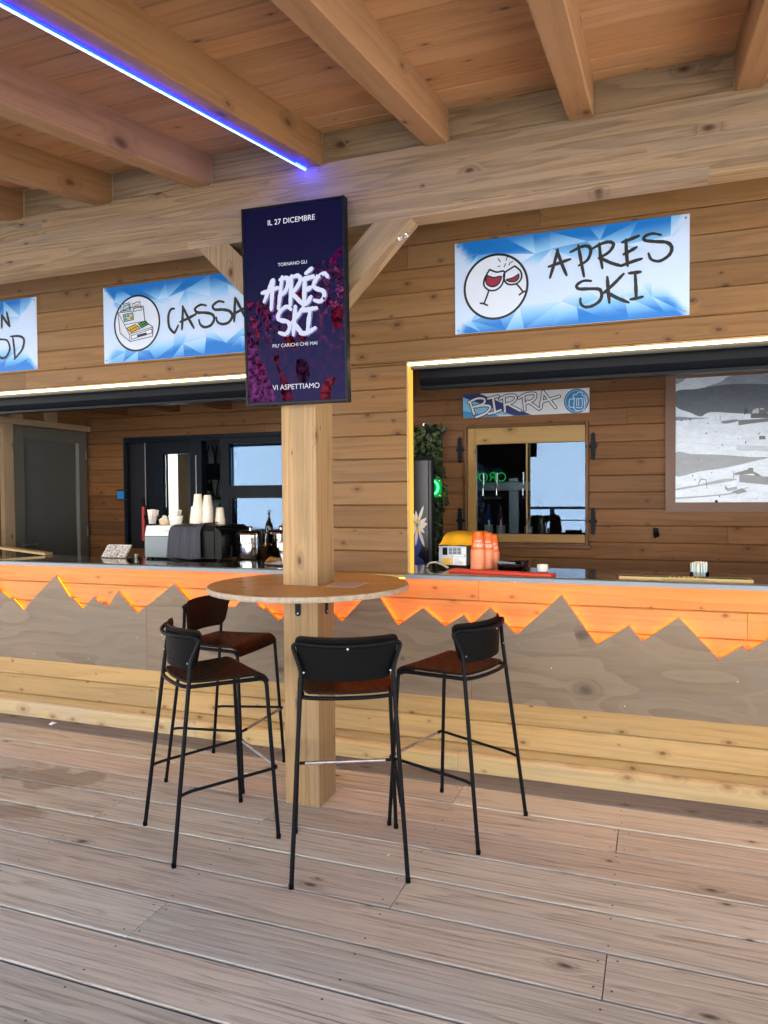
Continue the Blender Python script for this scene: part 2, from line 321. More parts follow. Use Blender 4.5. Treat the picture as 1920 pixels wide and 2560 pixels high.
APRES_WINE = [[(-0.8441,2.7397),(-0.8519,2.7117),(-0.8431,2.6882),(-0.8151,2.6753),(-0.7871,2.6823),(-0.7718,2.7032),(-0.768,2.7264),(-0.8085,2.7246)],[(-0.6728,2.7284),(-0.6729,2.7074),(-0.6916,2.6909),(-0.7191,2.6926),(-0.7391,2.7046),(-0.704,2.712)]]
CASSA = [[(-2.8725,2.75),(-2.8997,2.7466),(-2.9194,2.7061),(-2.9147,2.6395),(-2.8835,2.6014),(-2.8693,2.6022),(-2.8451,2.6414)],[(-2.8078,2.7596),(-2.8116,2.6816),(-2.8175,2.6116)],[(-2.8102,2.7579),(-2.7685,2.6827),(-2.7269,2.6137)],[(-2.8306,2.6618),(-2.7685,2.6798),(-2.7092,2.7007)],[(-2.6352,2.7471),(-2.675,2.7557),(-2.7167,2.7354),(-2.7022,2.7107),(-2.6474,2.7038),(-2.5931,2.6892),(-2.5767,2.6588),(-2.601,2.6224),(-2.6466,2.6128),(-2.6794,2.633),(-2.6892,2.663)],[(-2.5045,2.7557),(-2.5446,2.7644),(-2.5855,2.7404),(-2.5701,2.7159),(-2.5175,2.711),(-2.4654,2.6966),(-2.446,2.6643),(-2.472,2.6285),(-2.5167,2.6209),(-2.5523,2.6374),(-2.5619,2.6671)],[(-2.4244,2.7765),(-2.4289,2.6999),(-2.4333,2.6289)],[(-2.4244,2.7765),(-2.3848,2.7053),(-2.3455,2.6354)],[(-2.4458,2.6719),(-2.3905,2.6935),(-2.3334,2.7146)]]
FOOD = [[(-4.3609,2.8578),(-4.3583,2.7976),(-4.3526,2.7447)],[(-4.3267,2.8405),(-4.328,2.7949),(-4.3293,2.7493)],[(-4.3266,2.8438),(-4.2934,2.7973),(-4.2544,2.7538)],[(-4.2802,2.858),(-4.2673,2.8059),(-4.2544,2.7538)],[(-4.3143,2.6686),(-4.3576,2.6688),(-4.3905,2.6363),(-4.3863,2.5813),(-4.3396,2.5396),(-4.2918,2.5471),(-4.2588,2.5991),(-4.2787,2.6549),(-4.3143,2.6686)],[(-4.2308,2.6804),(-4.2188,2.6015),(-4.2138,2.5232)],[(-4.2507,2.6842),(-4.1712,2.6799),(-4.1295,2.6572),(-4.1336,2.6112),(-4.1601,2.5701),(-4.2181,2.5235)]]
REG = [[(-3.3137,2.7619),(-3.2221,2.7888),(-3.1114,2.7884),(-3.1012,2.6894),(-3.0378,2.647),(-3.0414,2.5875),(-3.2205,2.5666),(-3.3002,2.6288)],[(-3.2911,2.7629),(-3.2863,2.8131),(-3.2214,2.821),(-3.2065,2.7622)],[(-3.2747,2.7715),(-3.2678,2.8032),(-3.2254,2.8093),(-3.2187,2.7734)],[(-3.1942,2.761),(-3.1815,2.7799),(-3.1238,2.7825),(-3.1204,2.7652)],[(-3.1913,2.7809),(-3.1931,2.8142),(-3.1784,2.8088),(-3.1659,2.8216),(-3.1538,2.8105),(-3.1388,2.823),(-3.1335,2.7825)],[(-3.2727,2.748),(-3.1944,2.753),(-3.1904,2.7073),(-3.265,2.6998)],[(-3.2459,2.6567),(-3.175,2.6758),(-3.1388,2.6456),(-3.2094,2.6243)],[(-3.1528,2.6789),(-3.0951,2.6919),(-3.0713,2.6668),(-3.1265,2.6476)],[(-3.2098,2.6042),(-3.0477,2.6349),(-3.0458,2.6108),(-3.2078,2.5808)],[(-3.1617,2.6043),(-3.0906,2.6145),(-3.0896,2.6004),(-3.1607,2.5921)],[(-3.2257,2.6155),(-3.2205,2.5666)],[(-3.2257,2.6155),(-3.0378,2.647)],[(-3.3137,2.7619),(-3.2979,2.7402),(-3.2257,2.6155)],[(-3.1786,2.7998),(-3.1478,2.8019)],[(-3.1788,2.7928),(-3.1443,2.7955)],[(-3.2616,2.6813),(-3.1012,2.6894)]]
BIRRA = [[(-1.4574,2.3301),(-1.4392,2.2784),(-1.421,2.2243)],[(-1.47,2.3242),(-1.4054,2.352),(-1.3554,2.3543),(-1.329,2.3383),(-1.3457,2.3065),(-1.4266,2.2843)],[(-1.3974,2.2862),(-1.3433,2.2934),(-1.2937,2.2877),(-1.2839,2.267),(-1.3145,2.2318),(-1.3602,2.211),(-1.4045,2.1966)],[(-1.3016,2.3482),(-1.2563,2.3572),(-1.2137,2.3647)],[(-1.2596,2.3542),(-1.25,2.2937),(-1.2404,2.2285)],[(-1.2964,2.2212),(-1.2404,2.2325),(-1.1929,2.2489)],[(-1.1665,2.3501),(-1.1618,2.2894),(-1.1572,2.2311)],[(-1.2015,2.3415),(-1.1502,2.363),(-1.0976,2.3666),(-1.0679,2.3538),(-1.0817,2.316),(-1.1586,2.286)],[(-1.1407,2.3005),(-1.0859,2.2656),(-1.0297,2.2349)],[(-1.0038,2.3552),(-0.9976,2.2974),(-0.9913,2.2396)],[(-1.0414,2.3412),(-0.9894,2.3672),(-0.9354,2.3739),(-0.9038,2.3642),(-0.9181,2.3213),(-0.9896,2.2906)],[(-0.9696,2.3103),(-0.9222,2.2761),(-0.8749,2.2397)],[(-0.8432,2.3847),(-0.8512,2.3139),(-0.8615,2.2494)],[(-0.8432,2.3847),(-0.7925,2.3148),(-0.7422,2.2469)],[(-0.863,2.2946),(-0.7847,2.3184),(-0.7103,2.3365)]]
MUG = [[(-0.5908,2.3201),(-0.5909,2.2264),(-0.5166,2.2229),(-0.5165,2.3185)],[(-0.5908,2.3084),(-0.6289,2.3064),(-0.6305,2.2478),(-0.5908,2.2444)],[(-0.5999,2.3205),(-0.5999,2.3439),(-0.5732,2.3464),(-0.5618,2.3614),(-0.5353,2.3584),(-0.5278,2.3362),(-0.5014,2.3231),(-0.4999,2.2804),(-0.515,2.2656)],[(-0.5771,2.2414),(-0.5332,2.2393),(-0.5316,2.3053)],[(-0.5756,2.3076),(-0.5733,2.2529)],[(-0.5581,2.3067),(-0.5574,2.2521)],[(-0.5771,2.3108),(-0.5301,2.3114)]]
BRUSH = [[(0.2838,0.6341),(0.2389,0.5745),(0.192,0.5252)],[(0.2947,0.6336),(0.2798,0.5618),(0.2645,0.4813)],[(0.1748,0.5721),(0.2501,0.5793),(0.3381,0.5912)],[(0.3864,0.6449),(0.3638,0.5632),(0.3412,0.4834)],[(0.3618,0.6302),(0.4323,0.6373),(0.4451,0.6127),(0.4183,0.5713),(0.352,0.5449)],[(0.4831,0.6453),(0.4722,0.574),(0.4633,0.4969)],[(0.4698,0.6353),(0.55,0.6418),(0.5701,0.617),(0.5314,0.5818),(0.4822,0.5576)],[(0.4894,0.5519),(0.5395,0.5229),(0.5967,0.491)],[(0.6182,0.6278),(0.6102,0.5621),(0.6042,0.4933)],[(0.5914,0.6186),(0.6602,0.6256),(0.7284,0.6326)],[(0.6049,0.5624),(0.6421,0.5685),(0.6793,0.5773)],[(0.6042,0.4933),(0.6395,0.5024),(0.6754,0.5299)],[(0.6296,0.6498),(0.6881,0.6713)],[(0.8471,0.6186),(0.8117,0.6403),(0.7436,0.6213),(0.7027,0.5867),(0.7312,0.5668),(0.7932,0.5534),(0.808,0.529),(0.7707,0.5018),(0.7061,0.51)],[(0.4676,0.4752),(0.4252,0.4905),(0.359,0.4691),(0.3323,0.4377),(0.3621,0.423),(0.4322,0.412),(0.4526,0.3842),(0.413,0.3504),(0.3425,0.3595)],[(0.5143,0.4866),(0.5005,0.4174),(0.4863,0.3423)],[(0.5961,0.4777),(0.5413,0.4426),(0.4806,0.4074)],[(0.4894,0.4098),(0.533,0.3757),(0.5799,0.3443)],[(0.6645,0.4668),(0.6463,0.4062),(0.6299,0.3424)],[(0.5848,0.4611),(0.6592,0.467),(0.7277,0.4693)],[(0.5586,0.3477),(0.628,0.3479),(0.7083,0.369)]]
TXT = [[(0.4961,0.9275),(0.2493,0.9149),(0.7356,0.9143)],[(0.4945,0.7081),(0.3438,0.7004),(0.6441,0.6983)],[(0.5024,0.2929),(0.2669,0.2833),(0.7315,0.2824)],[(0.5036,0.0764),(0.2549,0.0625),(0.7449,0.0653)]]
SCRBLOB = [[(-0.0019,0.3768),(0.0696,0.3464),(0.1095,0.2618),(0.1833,0.1817),(0.2555,0.0737),(0.2741,0.0032),(0.0254,0.0024),(0.0014,0.1643)],[(0.2759,0.2455),(0.342,0.2434),(0.3183,0.2111),(0.3595,0.1546),(0.4226,0.0976),(0.4623,0.0079),(0.3522,0.0101),(0.3361,0.1275),(0.2852,0.212)],[(0.5152,0.2161),(0.6222,0.202),(0.6403,0.1197),(0.5748,0.0939),(0.5111,0.123)],[(0.7883,0.0942),(0.8939,0.1132),(0.904,0.1022),(0.8609,0.0599),(0.838,0.0005),(0.7374,0.0025)],[(0.8726,0.4446),(0.9248,0.4686),(0.9857,0.4503),(0.9629,0.3619),(0.9114,0.3585),(0.8763,0.3969)],[(0.2444,0.4767),(0.3103,0.4766),(0.3136,0.4358),(0.2637,0.4269)],[(0.3695,0.352),(0.4772,0.3318),(0.5181,0.2815),(0.4316,0.2844)],[(0.1574,0.5023),(0.2233,0.494),(0.2524,0.4219),(0.1963,0.4078),(0.1653,0.4473)],[(0.9324,0.5571),(0.9938,0.5645),(0.9924,0.5126),(0.9415,0.515)],[(0.0089,0.5417),(0.0813,0.5329),(0.0677,0.4953),(0.0232,0.5027)],[(0.1019,0.5047),(0.1404,0.4976),(0.1329,0.4651),(0.1054,0.4717)],[(0.0418,0.4414),(0.087,0.4451),(0.0955,0.4007),(0.0559,0.3967)],[(0.0833,0.3846),(0.1447,0.3823),(0.1372,0.3495),(0.0974,0.3399)],[(0.5305,0.5606),(0.6152,0.5566),(0.6348,0.5185),(0.5702,0.4949),(0.5288,0.5234)],[(0.8494,0.6912),(0.9119,0.729),(0.9939,0.7652),(0.9931,0.7346),(0.9106,0.6878),(0.8591,0.6751)],[(0.1068,0.2174),(0.1408,0.2219),(0.182,0.1594),(0.1468,0.1324),(0.114,0.15)],[(0.5214,0.3572),(0.6065,0.3433),(0.6161,0.316),(0.5625,0.3125)],[(0.8022,0.5109),(0.8647,0.5238),(0.8637,0.4923),(0.822,0.4837)]]
MURAL = [[(0.1737,2.3283),(0.3209,2.3395),(0.4931,2.36),(0.6421,2.3594),(0.74,2.3375),(0.8175,2.3196),(0.8185,2.1395),(0.6382,2.1368),(0.4233,2.1574),(0.3523,2.1274),(0.2804,2.1584),(0.1724,2.2136)],[(0.1726,2.1324),(0.2805,2.1222),(0.4134,2.111),(0.3216,2.1093),(0.1727,2.1044)],[(0.1696,1.8521),(0.2916,1.8405),(0.4951,1.8297),(0.6937,1.8084),(0.8202,1.8026),(0.7184,1.7752),(0.5206,1.7301),(0.3433,1.7057),(0.1684,1.675)],[(0.6112,2.0889),(0.751,2.0912),(0.8187,2.0964),(0.8188,2.0695),(0.6926,2.0584),(0.6139,2.0479)],[(0.6971,2.1341),(0.8185,2.1314),(0.8187,2.0964),(0.6973,2.0989)],[(0.4942,2.0828),(0.5988,2.0949),(0.6038,2.0783),(0.5193,2.0653)],[(0.1665,1.5737),(0.3436,1.6055),(0.4958,1.6423),(0.5957,1.6464),(0.5759,1.6302),(0.3947,1.5993),(0.1666,1.5596)],[(0.1667,1.5033),(0.3439,1.5163),(0.5464,1.5371),(0.6898,1.5851),(0.5763,1.5314),(0.3439,1.5051),(0.1667,1.4948)],[(0.5211,1.5979),(0.5437,1.5756),(0.5438,1.5509),(0.5237,1.5676)],[(0.5437,1.5756),(0.6059,1.5887),(0.606,1.5641),(0.5438,1.5509)],[(0.5663,1.5479),(0.6406,1.5747),(0.6777,1.547),(0.6062,1.5284)],[(0.5881,1.6877),(0.6819,1.7161),(0.6818,1.727),(0.7137,1.7263),(0.7163,1.6991),(0.7383,1.6879),(0.792,1.6491),(0.7434,1.6335),(0.7188,1.6828),(0.5907,1.6739)],[(0.5796,1.7015),(0.5856,1.7014),(0.5858,1.6521),(0.5798,1.6521)],[(0.6313,1.676),(0.6372,1.6759),(0.6375,1.624),(0.6315,1.624)],[(0.754,1.964),(0.7952,1.9625),(0.7978,1.9382),(0.7541,1.9369)],[(0.4998,1.9122),(0.5073,1.9119),(0.5074,1.8982),(0.5009,1.8984)],[(0.6046,1.9008),(0.612,1.9006),(0.6106,1.8815),(0.6057,1.8816)],[(0.6598,1.9291),(0.6676,1.9288),(0.6638,1.9044),(0.6599,1.9046)],[(0.3486,1.6499),(0.3895,1.6438),(0.3895,1.6382),(0.3486,1.6444)],[(0.3486,1.6472),(0.3548,1.6471),(0.3385,1.6027),(0.3334,1.6028)],[(0.387,1.6411),(0.3921,1.641),(0.3999,1.577),(0.3948,1.5771)],[(0.6479,2.1635),(0.6675,2.1843),(0.6824,2.1457),(0.653,2.1252)],[(0.7116,2.1606),(0.7505,2.175),(0.7507,2.1344),(0.702,2.1339)],[(0.7603,2.1745),(0.7893,2.1785),(0.7845,2.1626),(0.7603,2.1583)],[(0.4537,2.134),(0.4578,2.1339),(0.4579,2.1008),(0.4538,2.101)],[(0.4839,2.13),(0.4875,2.1298),(0.4891,2.094),(0.4851,2.0942)]]
MURALFAR = [[(0.3923,2.3465),(0.493,2.3846),(0.5677,2.4265),(0.817,2.4217),(0.8175,2.3196),(0.6912,2.3484)],[(0.1735,2.4205),(0.2487,2.4298),(0.21,2.396),(0.1736,2.387)]]

# ------------------------------------------------------------------ materials
M_WALL = wood('stained_spruce_cladding', (0.215, 0.115, 0.042), (0.100, 0.047, 0.016), knots=0.55, ks=(4.2, 0.4, 7.0), kr=0.05, tint=0.24, gray=(0.215, 0.145, 0.08), gamt=0.35)
M_LOW = wood('spruce_counter_front', (0.43, 0.285, 0.122), (0.25, 0.148, 0.055), knotc=(0.10, 0.045, 0.015), knots=0.55, ks=(4.2, 0.4, 7.0), kr=0.05, tint=0.14, gray=(0.37, 0.29, 0.17), gamt=0.4)
M_UPP = wood('glow_tinted_spruce', (0.42, 0.215, 0.058), (0.27, 0.125, 0.028), knotc=(0.10, 0.045, 0.015), knots=0.55, ks=(4.2, 0.4, 7.0), kr=0.05, tint=0.10, streak=0.9)  # upper counter boards with the orange LED glow put into their colour
M_BACK = wood('brown_spruce_cladding', (0.205, 0.092, 0.031), (0.098, 0.040, 0.013), knots=0.55, ks=(4.2, 0.4, 7.0), kr=0.05, tint=0.26)
M_CEIL = wood('ceiling_boards', (0.46, 0.265, 0.135), (0.265, 0.142, 0.070), knots=0.4, ks=(3.2, 7.0, 0.4), kr=0.045, tint=0.13, streak=0.9)
M_RAFT = wood('rafter_timber', (0.29, 0.160, 0.078), (0.175, 0.09, 0.040), knots=0.6, ks=(2.2, 4.5, 4.5), kr=0.06, tint=0.12, bands=6, amt=0.55)
M_BEAM = wood('weathered_glulam', (0.31, 0.225, 0.135), (0.135, 0.090, 0.050), knots=0.4, ks=(3.2, 0.4, 6), kr=0.06, tint=0.08, fib=0.45, streak=0.8, lines=0.3, gray=(0.245, 0.20, 0.15), gamt=0.5, bands=11, amt=0.8)
M_POST = wood('post_glulam', (0.33, 0.215, 0.100), (0.175, 0.105, 0.045), knots=0.4, kr=0.05, ks=(2.6, 6, 6), tint=0.10, gray=(0.26, 0.20, 0.125), gamt=0.45, bands=9, amt=0.65)
M_SILL = wood('pale_sill_log', (0.50, 0.37, 0.18), (0.33, 0.22, 0.095), knotc=(0.2, 0.12, 0.05), knots=0.7, ks=(4.0, 0.4, 7), kr=0.09, tint=0.1, gray=(0.42, 0.36, 0.25), gamt=0.5)
M_PLY = wood('grey_stained_plywood', (0.185, 0.138, 0.090), (0.090, 0.062, 0.038), knotc=(0.06, 0.04, 0.025), vs=(0.9, 4.0, 4.0), bands=8, amt=0.62, fib=0.35, streak=0.9,
             knots=0.16, ks=(2.6, 3.6, 3.6), kr=0.06, tint=0.08, gray=(0.175, 0.150, 0.115), gamt=0.6, gscale=1.2, ply=True, bump=0.15, rough=0.5)
M_DECK = wood('weathered_larch_decking', (0.69, 0.635, 0.50), (0.34, 0.295, 0.225), knotc=(0.06, 0.04, 0.03), vs=(0.35, 9, 9), bands=11, amt=0.62, fib=0.8, hue=0.05, lines=0.5, streak=1.35, knots=0.22,
              ks=(2.6, 5.5, 0.4), kr=0.05, tint=0.10, gray=(0.66, 0.63, 0.53), gamt=0.75, gscale=1.4, rough=0.62, bump=0.7, fibs=(2.6, 85, 85),
              stains=((-3.12, 3.12, 0.34, 0.14, 0.55), (-3.0, 2.72, 0.3, 0.07, 0.5), (0.05, 2.95, 0.05, 0.16, 0.0)))
M_DGRY = wood('grey_edge_board', (0.24, 0.225, 0.21), (0.115, 0.105, 0.10), knotc=(0.05, 0.04, 0.035), bands=9, amt=0.6, fib=0.4, knots=0.4, tint=0.05, rough=0.6, bump=0.6)
M_TABLE = wood('table_plywood', (0.54, 0.27, 0.085), (0.34, 0.15, 0.042), vs=(0.7, 4, 4), bands=7, amt=0.55, fib=0.25, knots=0.25, tint=0.06, rough=0.5, satin=0.05, bump=0.12)
M_EDGE = plain('sealed_plywood_edge', (0.30, 0.245, 0.18), 0.55, var=0.25, bscale=900)
M_YEL = wood('ochre_window_timber', (0.38, 0.235, 0.075), (0.27, 0.155, 0.045), knots=0.3, tint=0.07, bands=4, amt=0.35, rough=0.45)
M_TRIM = wood('brown_trim', (0.17, 0.078, 0.032), (0.10, 0.042, 0.016), knots=0.2, tint=0.05, rough=0.5)
M_STUD = wood('pale_stud_timber', (0.40, 0.29, 0.18), (0.28, 0.19, 0.11), knots=0.4, tint=0.1)
M_FRAMEBR = plain('brown_picture_frame', (0.17, 0.088, 0.060), 0.5, var=0.08)
M_BLACK = plain('black_powder_coat', (0.005, 0.006, 0.008), 0.42, spec=0.08, var=0.1, bump=0.1, bscale=1500)
M_BLKSHELL = plain('black_shell', (0.0035, 0.0035, 0.004), 0.5, spec=0.05, var=0.12, bump=0.08, bscale=900)
M_BRNSHELL = plain('dark_brown_shell', (0.010, 0.0052, 0.0030), 0.5, spec=0.07, var=0.15, bump=0.08, bscale=900)
M_STEEL = plain('brushed_steel', (0.34, 0.39, 0.44), 0.4, 0.9, var=0.1)
M_WORN = plain('worn_steel_footrest', (0.42, 0.40, 0.41), 0.42, 0.9, var=0.3, bscale=900)
M_CHROME = plain('polished_steel', (0.78, 0.78, 0.77), 0.08, 1.0)
M_NAVY = plain('dark_blue_frame_paint', (0.007, 0.011, 0.018), 0.45, spec=0.12, var=0.1)
M_SHUT = plain('dark_shutter_box', (0.006, 0.008, 0.012), 0.4, spec=0.15)
M_DOOR = plain('grey_green_door', (0.085, 0.090, 0.085), 0.42, var=0.06)
M_DFRAME = plain('grey_door_frame', (0.115, 0.112, 0.095), 0.42, var=0.05)
M_TOP = plain('dark_polished_worktop', (0.045, 0.036, 0.028), 0.10, var=0.25, bscale=300, coat=0.3)
M_DARK = plain('dark_room', (0.018, 0.018, 0.020), 0.8)
M_GAP = plain('dark_underlay', (0.02, 0.018, 0.016), 0.95)
M_SNOW = plain('snow', (0.88, 0.875, 0.86), 0.7, var=0.04, bscale=6)
M_WHITE = plain('white_plastic', (0.78, 0.78, 0.76), 0.4)
M_PAPER = plain('white_cup_paper', (0.80, 0.76, 0.68), 0.55)
M_PAINT = painted('printed_panel', 0.35, 0.15)
M_SMALL = painted('coloured_goods', 0.45)
M_INK = plain('black_ink', (0.012, 0.013, 0.016), 0.5)
M_GLASS = glass('window_glass', (0.80, 0.86, 0.88), 1.0)
M_GLASSR = glass('reflective_window_glass', (0.72, 0.76, 0.78), 2.6, (0.30, 0.46, 0.70))
M_JAR = glass('clear_jar', (0.93, 0.95, 0.96), 1.4)
M_WARM = emit('warm_led', (1.0, 0.74, 0.36), 36*EK)
M_WARMJ = emit('warm_led_side', (1.0, 0.44, 0.065), 1.5*EK)
M_ORNG = emit('orange_led', (1.0, 0.10, 0.002), 70*EK)
M_ORNG2 = emit('amber_led', (1.0, 0.13, 0.008), 125*EK)
M_GREEN = emit('green_neon', (0.05, 1.0, 0.22), 5*EK)
def blue_led():
    m, nt, o = newmat('blue_led')
    wc = nd(nt, 'Attribute', attribute_name='wc').outputs['Vector']
    y = nd(nt, 'SeparateXYZ', {0: wc}).outputs[1]
    s = mth(nt, 'ABSOLUTE', mth(nt, 'SUBTRACT', mth(nt, 'FRACT', mth(nt, 'MULTIPLY', y, 36.0)), 0.5))
    c = mixc(nt, mrange(nt, s, 0.34, 0.12), (0.30, 0.50, 1.0), (0.50, 0.72, 1.0))
    nt.links.new(nd(nt, 'Emission', {0: c, 1: 4.5*EK}).outputs[0], o.inputs[0]); return m
M_BLUE = blue_led()
M_BLUEE = emit('blue_led_edge', (0.001, 0.006, 1.0), 38*EK)

# ------------------------------------------------------------------ ground, deck
hm = MB(); hm.box(-60, 60, -120, 60, -0.75, -0.45); struct(hm.build('snow_ground', M_SNOW))
hl = MB(); N = 60  # slope behind the camera, brought near and high to brighten the bar front
G = []
for j in range(9):
    row = []
    for i in range(N+1):
        x = -420+840*i/N; y = -22-j*16
        hgt = (j/8)**1.25*(42+14*sin(x*0.011+1.3)+9*sin(x*0.027)+4*sin(x*0.071+j)) if j else -2.0
        row.append((x, y, hgt))
    G.append(row)
vs = [p for r in G for p in r]
hl.add(vs, [(j*(N+1)+i, j*(N+1)+i+1, (j+1)*(N+1)+i+1, (j+1)*(N+1)+i) for j in range(8) for i in range(N)], sm=True)
def hill_mat():
    m, nt, o = newmat('snow_and_rock'); tc = nd(nt, 'TexCoord').outputs['Object']
    n = nd(nt, 'TexNoise', {'Vector': nd(nt, 'VectorMath', {0: tc, 1: (1, 1, 2.2)}, operation='MULTIPLY').outputs[0], 'Scale': 0.09, 'Detail': 8.0, 'Roughness': 0.68}).outputs[0]
    z = nd(nt, 'SeparateXYZ', {0: tc}).outputs[2]
    f = mth(nt, 'MULTIPLY', mrange(nt, n, 0.54, 0.60), mrange(nt, z, 3.0, 9.0))
    b = nd(nt, 'BsdfPrincipled', {'Base Color': mixc(nt, f, (0.88, 0.88, 0.87), (0.10, 0.105, 0.12)), 'Roughness': 0.75}); nt.links.new(b.outputs[0], o.inputs[0]); return m
struct(hl.build('hills', hill_mat()))

dk = MB(Matrix.Rotation(-0.008, 4, 'Z'))
JO = {0: -3.40, 1: -0.967, 2: -0.17, 3: -1.767, 4: 1.44, 5: -0.943, 6: -0.16, 7: -1.756}
scr = MB(dk.T)
for r in range(24):
    y1 = 3.985 if r == 0 else 3.745-0.2425*(r-1); y0 = 3.745-0.2425*r
    j = JO.get(r, -0.16-0.8*random.randint(-2, 3)); xs = sorted([j+4.0*k for k in range(-3, 4)])
    xs = [x for x in xs if -7.5 < x < 4.5]; xs = [-7.6]+xs+[4.6]
    for a, b in zip(xs[:-1], xs[1:]):
        g = 0.0046; c = 0.0034; t = 0.0; dz = random.uniform(-0.0012, 0.0012)
        p0, p1 = y0+g, y1-g
        prof = [(p0, -0.03), (p1, -0.03), (p1, t-c*1.3+dz), (p1-c*0.4, t-c*0.4+dz), (p1-c*1.4, t+dz), (p0+c*1.4, t+dz), (p0+c*0.4, t-c*0.4+dz), (p0, t-c*1.3+dz)]
        dk.prism(prof, a+0.0018, b-0.0018, 'x', mi=1 if r == 0 else 0, sm=False)
    for k in range(-9, 6):
        x = -0.16+0.8*k
        for yy in (y0+0.045, y1-0.045):
            if not -7 < x < 4: continue
            for dx in ((-0.03, 0.03) if any(abs(x-q) < 0.05 for q in xs) else (0.0,)):
                cx, cy = x+dx+random.uniform(-0.008, 0.008), yy+random.uniform(-0.012, 0.012); rr = 0.0042
                dk.add([(cx+rr*cos(a*pi/4), cy+rr*sin(a*pi/4), 0.0022) for a in range(8)], [tuple(range(8))], mi=2)
dk.box(-7.6, 4.6, -2.1, 3.99, -0.06, -0.034, mi=3)
for r in range(24):
    y = 3.745-0.2425*r; dk.prism([(y-0.0044, -0.016), (y-0.0044, -0.0075), (y, -0.006), (y+0.0044, -0.0075), (y+0.0044, -0.016)], -7.6, 4.6, 'x', mi=4)
struct(dk.build('deck', [M_DECK, M_DGRY, plain('deck_screw', (0.06, 0.055, 0.05), 0.5, 0.6), M_GAP, plain('grey_joint_strip', (0.045, 0.055, 0.068), 0.6, var=0.35, bscale=120)]))
for i, (x, y, a, b) in enumerate(((-3.83, 3.85, 0.028, 'crumpled white paper scrap lying on the grey edge board'), (-1.06, 2.91, 0.008, 'tiny white scrap on the deck right of the post'))):
    s_ = MB(); q = [(x-a, y-a*0.4, 0.002), (x+a*0.3, y-a*0.7, 0.004), (x+a*0.9, y+a*0.6, 0.011), (x-a*0.2, y+a*0.8, 0.005), (x, y, a*0.75)]
    s_.add(q, [(0, 1, 4), (1, 2, 4), (2, 3, 4), (3, 0, 4), (3, 2, 1, 0)]); tag(s_.build('paper_scrap', M_WHITE), b, 'litter')

ra = thing('terrace_railing', 'dark metal terrace railing reflected in the window panes', 'railing', (-1.5, -1.95, 0))
for x in (-7.2, -5.4, -3.6, -1.8, 0.0, 1.8, 3.6):
    m_ = MB(); m_.box(x-0.04, x+0.04, -1.99, -1.91, 0.0, 1.22, 'z', ch=0.003); o = m_.build('post', M_NAVY, ra); o.matrix_parent_inverse = Matrix.Translation((1.5, 1.95, 0))
m_ = MB(); m_.box(-7.3, 3.7, -1.99, -1.91, 1.2205, 1.27, 'x', ch=0.004); o = m_.build('handrail', M_NAVY, ra); o.matrix_parent_inverse = Matrix.Translation((1.5, 1.95, 0))
for z in (0.25, 0.5, 0.75, 1.0):
    m_ = MB(); m_.box(-7.2, 3.6, -1.96, -1.94, z, z+0.02, 'x'); o = m_.build('rail', M_NAVY, ra); o.matrix_parent_inverse = Matrix.Translation((1.5, 1.95, 0))

# ------------------------------------------------------------------ canopy: post, beam, braces, rafters, ceiling
can = thing('timber_canopy', 'timber canopy with glulam beam, rafters and one braced post over the deck', 'canopy', (-1.64, 3.35, 0))
def kid(mb, name, mats, par):
    o = mb.build(name, mats, par); o.matrix_parent_inverse = Matrix.Translation(-Vector(par.location)); return o
def glulam(mb, x0, x1, y0, y1, z0, z1, ax, n, across, ch=0.004):
    """a laminated member: n lamellas glued flush, each with its own grain"""
    lo, hi = {'x': (x0, x1), 'y': (y0, y1), 'z': (z0, z1)}[across]
    pl = {'x': ('y', 'z'), 'y': ('x', 'z'), 'z': ('x', 'y')}[ax]; B = {'x': (x0, x1), 'y': (y0, y1), 'z': (z0, z1)}
    a0, a1 = B[ax]; fi = pl.index(across); o0, o1 = B[pl[1-fi]]
    for i in range(n):
        l0 = lo+(hi-lo)*i/n; l1 = lo+(hi-lo)*(i+1)/n
        c0 = ch if i == 0 else 0; c1 = ch if i == n-1 else 0
        pts = [(l0+c0, o0), (l1-c1, o0)]+([(l1, o0+ch), (l1, o1-ch)] if c1 else [])+[(l1-c1, o1), (l0+c0, o1)]+([(l0, o1-ch), (l0, o0+ch)] if c0 else [])
        if fi == 1: pts = [(q, p) for p, q in pts]
        m_ = len(pts); off = (random.uniform(0, 60), random.uniform(0, 30), random.uniform(0, 30)); pr = random.random()
        # joints along the length
        cuts = [a0]+([a0+random.uniform(0.5, 3.0)] if a1-a0 > 3.5 else []); 
        while cuts[-1] < a1-1.6 and a1-a0 > 3.5: cuts.append(cuts[-1]+random.uniform(1.4, 3.2))
        cuts = [c for c in cuts if c < a1-0.3]+[a1]
        for u0, u1 in zip(cuts[:-1], cuts[1:]):
            off = (random.uniform(0, 60), random.uniform(0, 30), random.uniform(0, 30)); pr = random.random()
            vs = []; wc = []
            for a in (u0, u1):
                for p, q in pts:
                    vs.append({'x': (a, p, q), 'y': (p, a, q), 'z': (p, q, a)}[ax]); wc.append((a+off[0], p+off[1], q+off[2]))
            fs = []
            for k in range(m_):
                k2 = (k+1) % m_; s1, s2 = pts[k], pts[k2]; cc = fi
                inner = abs(s1[cc]-s2[cc]) < 1e-9 and ((abs(s1[cc]-lo) > 1e-6) and (abs(s1[cc]-hi) > 1e-6))
                if not inner: fs.append((k, k2, m_+k2, m_+k))
            if u0 == a0: fs.append(tuple(range(m_-1, -1, -1)))
            if u1 == a1: fs.append(tuple(range(m_, 2*m_)))
            mb.add(vs, fs, 0, wc, pr)
b = MB(); glulam(b, -1.736, -1.546, 3.25, 3.453, 0.0, 2.834, 'z', 3, 'x'); kid(b, 'post', M_POST, can)
